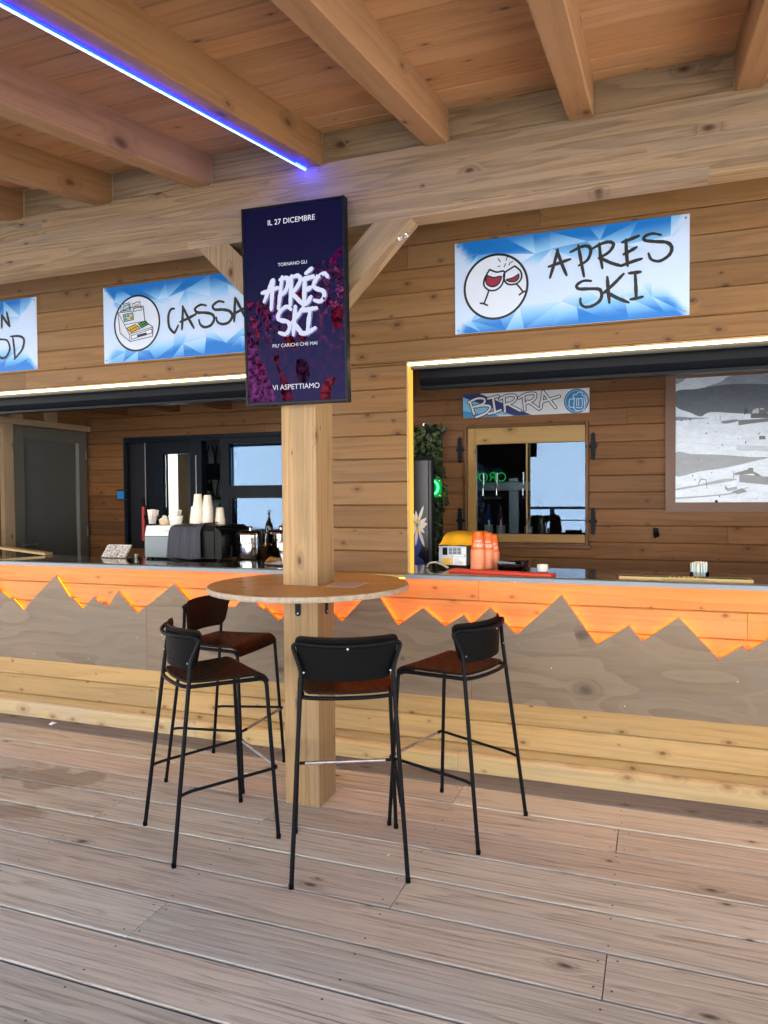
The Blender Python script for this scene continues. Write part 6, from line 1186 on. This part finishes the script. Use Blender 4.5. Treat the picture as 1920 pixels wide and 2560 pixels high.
for k in range(1500):
    x = rr.uniform(-2.35, -1.69); z = rr.uniform(0.6, 2.12); x += 0.025*sin(z*9); y = YB-rr.uniform(0.02, 0.13)
    L = rr.uniform(0.035, 0.075); W_ = L*rr.uniform(0.22, 0.4); a = rr.uniform(0, 2*pi); tl = rr.uniform(-0.9, 0.5)
    d = Vector((cos(a)*cos(tl), sin(tl)*0.8-0.15, sin(a)*cos(tl))).normalized(); sd_ = d.cross(Vector((rr.uniform(-.5, .5), -1, rr.uniform(-.5, .5)))).normalized(); nn = sd_.cross(d); o_ = Vector((x, y, z)); g = rr.random()
    cl = lerp((0.010, 0.030, 0.012), (0.06, 0.10, 0.022), g*g) if rr.random() > 0.08 else (0.11, 0.14, 0.03)
    lw.add([o_, o_+d*L*0.35+sd_*W_+nn*0.004, o_+d*L*0.75+sd_*W_*0.8, o_+d*L, o_+d*L*0.75-sd_*W_*0.8, o_+d*L*0.35-sd_*W_+nn*0.004, o_+d*L*0.5-nn*0.006], [(0, 1, 6), (1, 2, 6), (2, 3, 6), (3, 4, 6), (4, 5, 6), (5, 0, 6)], 0, None, None, cl)
lp = thing('foliage_panel', 'panel of dark artificial leaves on the back wall behind the fridge', 'foliage', (-2.0, YB, 1.4)); kid(lw, 'leaves', painted('artificial_leaf', 0.45), lp)
m_ = MB(); m_.box(-2.36, -1.71, YB-0.02, YB-0.001, 0.6, 2.11); kid(m_, 'backing', plain('dark_green_backing', (0.01, 0.016, 0.010), 0.9), lp)
ng = thing('neon_sign', 'round green neon sign glowing beside the dark fridge', 'neon sign', (-1.765, YB-0.15, 1.602))
a = MB(); a.tube([Vector((0.058*cos(k*pi/20), -0.012, 0.058*sin(k*pi/20))) for k in range(40)], 0.008, 8, closed=True); a.build('tube', M_GREEN, ng)
a = MB(); a.box(-0.085, 0.088, 0.0, 0.004, -0.085, 0.075); a.build('plate', plain('green_acrylic', (0.02, 0.35, 0.08), 0.15), ng)
a = MB(); 
for x, z in ((0.07, 0.058), (0.068, -0.066), (0.076, -0.07)): a.ball((x, -0.006, z), 0.007, 8, 6)
a.build('stud', M_CHROME, ng)
m_ = MB(); m_.tube(smooth([(-1.69, YB-0.10, 1.675), (-1.62, YB-0.03, 1.672), (-1.55, YB-0.02, 1.66), (-1.515, YB-0.035, 1.662)], 6), 0.003, 6); tag(m_.build('cable', plain('thin_cable', (0.15, 0.12, 0.08), 0.5)), 'thin pale cable from the neon sign to the beer window', 'cable')
no = thing('neon_sign', 'mirrored green neon lettering reflected in the beer window, modelled as glowing tubes', 'neon sign', (-1.33, 6.32, 1.69)); a = MB()  # window reflection of a neon sign, modelled as dim glowing tubes
for cx, ch_ in ((-0.115, '/'), (-0.06, 'O'), (0.02, 'R'), (0.10, 'O')):
    if ch_ == 'O': a.tube([Vector((cx+0.036*cos(k*pi/12), 0, 0.036*sin(k*pi/12))) for k in range(24)], 0.003, 6, closed=True)
    elif ch_ == '/': a.tube([(cx-0.012, 0, -0.035), (cx+0.02, 0, 0.036)], 0.003, 6)
    else: a.tube(smooth([(cx+0.024, 0, -0.036), (cx+0.024, 0, 0.036), (cx-0.010, 0, 0.034), (cx-0.02, 0, 0.014), (cx-0.006, 0, 0.0), (cx+0.022, 0, 0.0)], 4), 0.003, 6); a.tube([(cx, 0, 0), (cx-0.024, 0, -0.036)], 0.003, 6)
a.build('tube', emit('green_neon_reflection', (0.03, 0.8, 0.16), 1.2*EK), no)
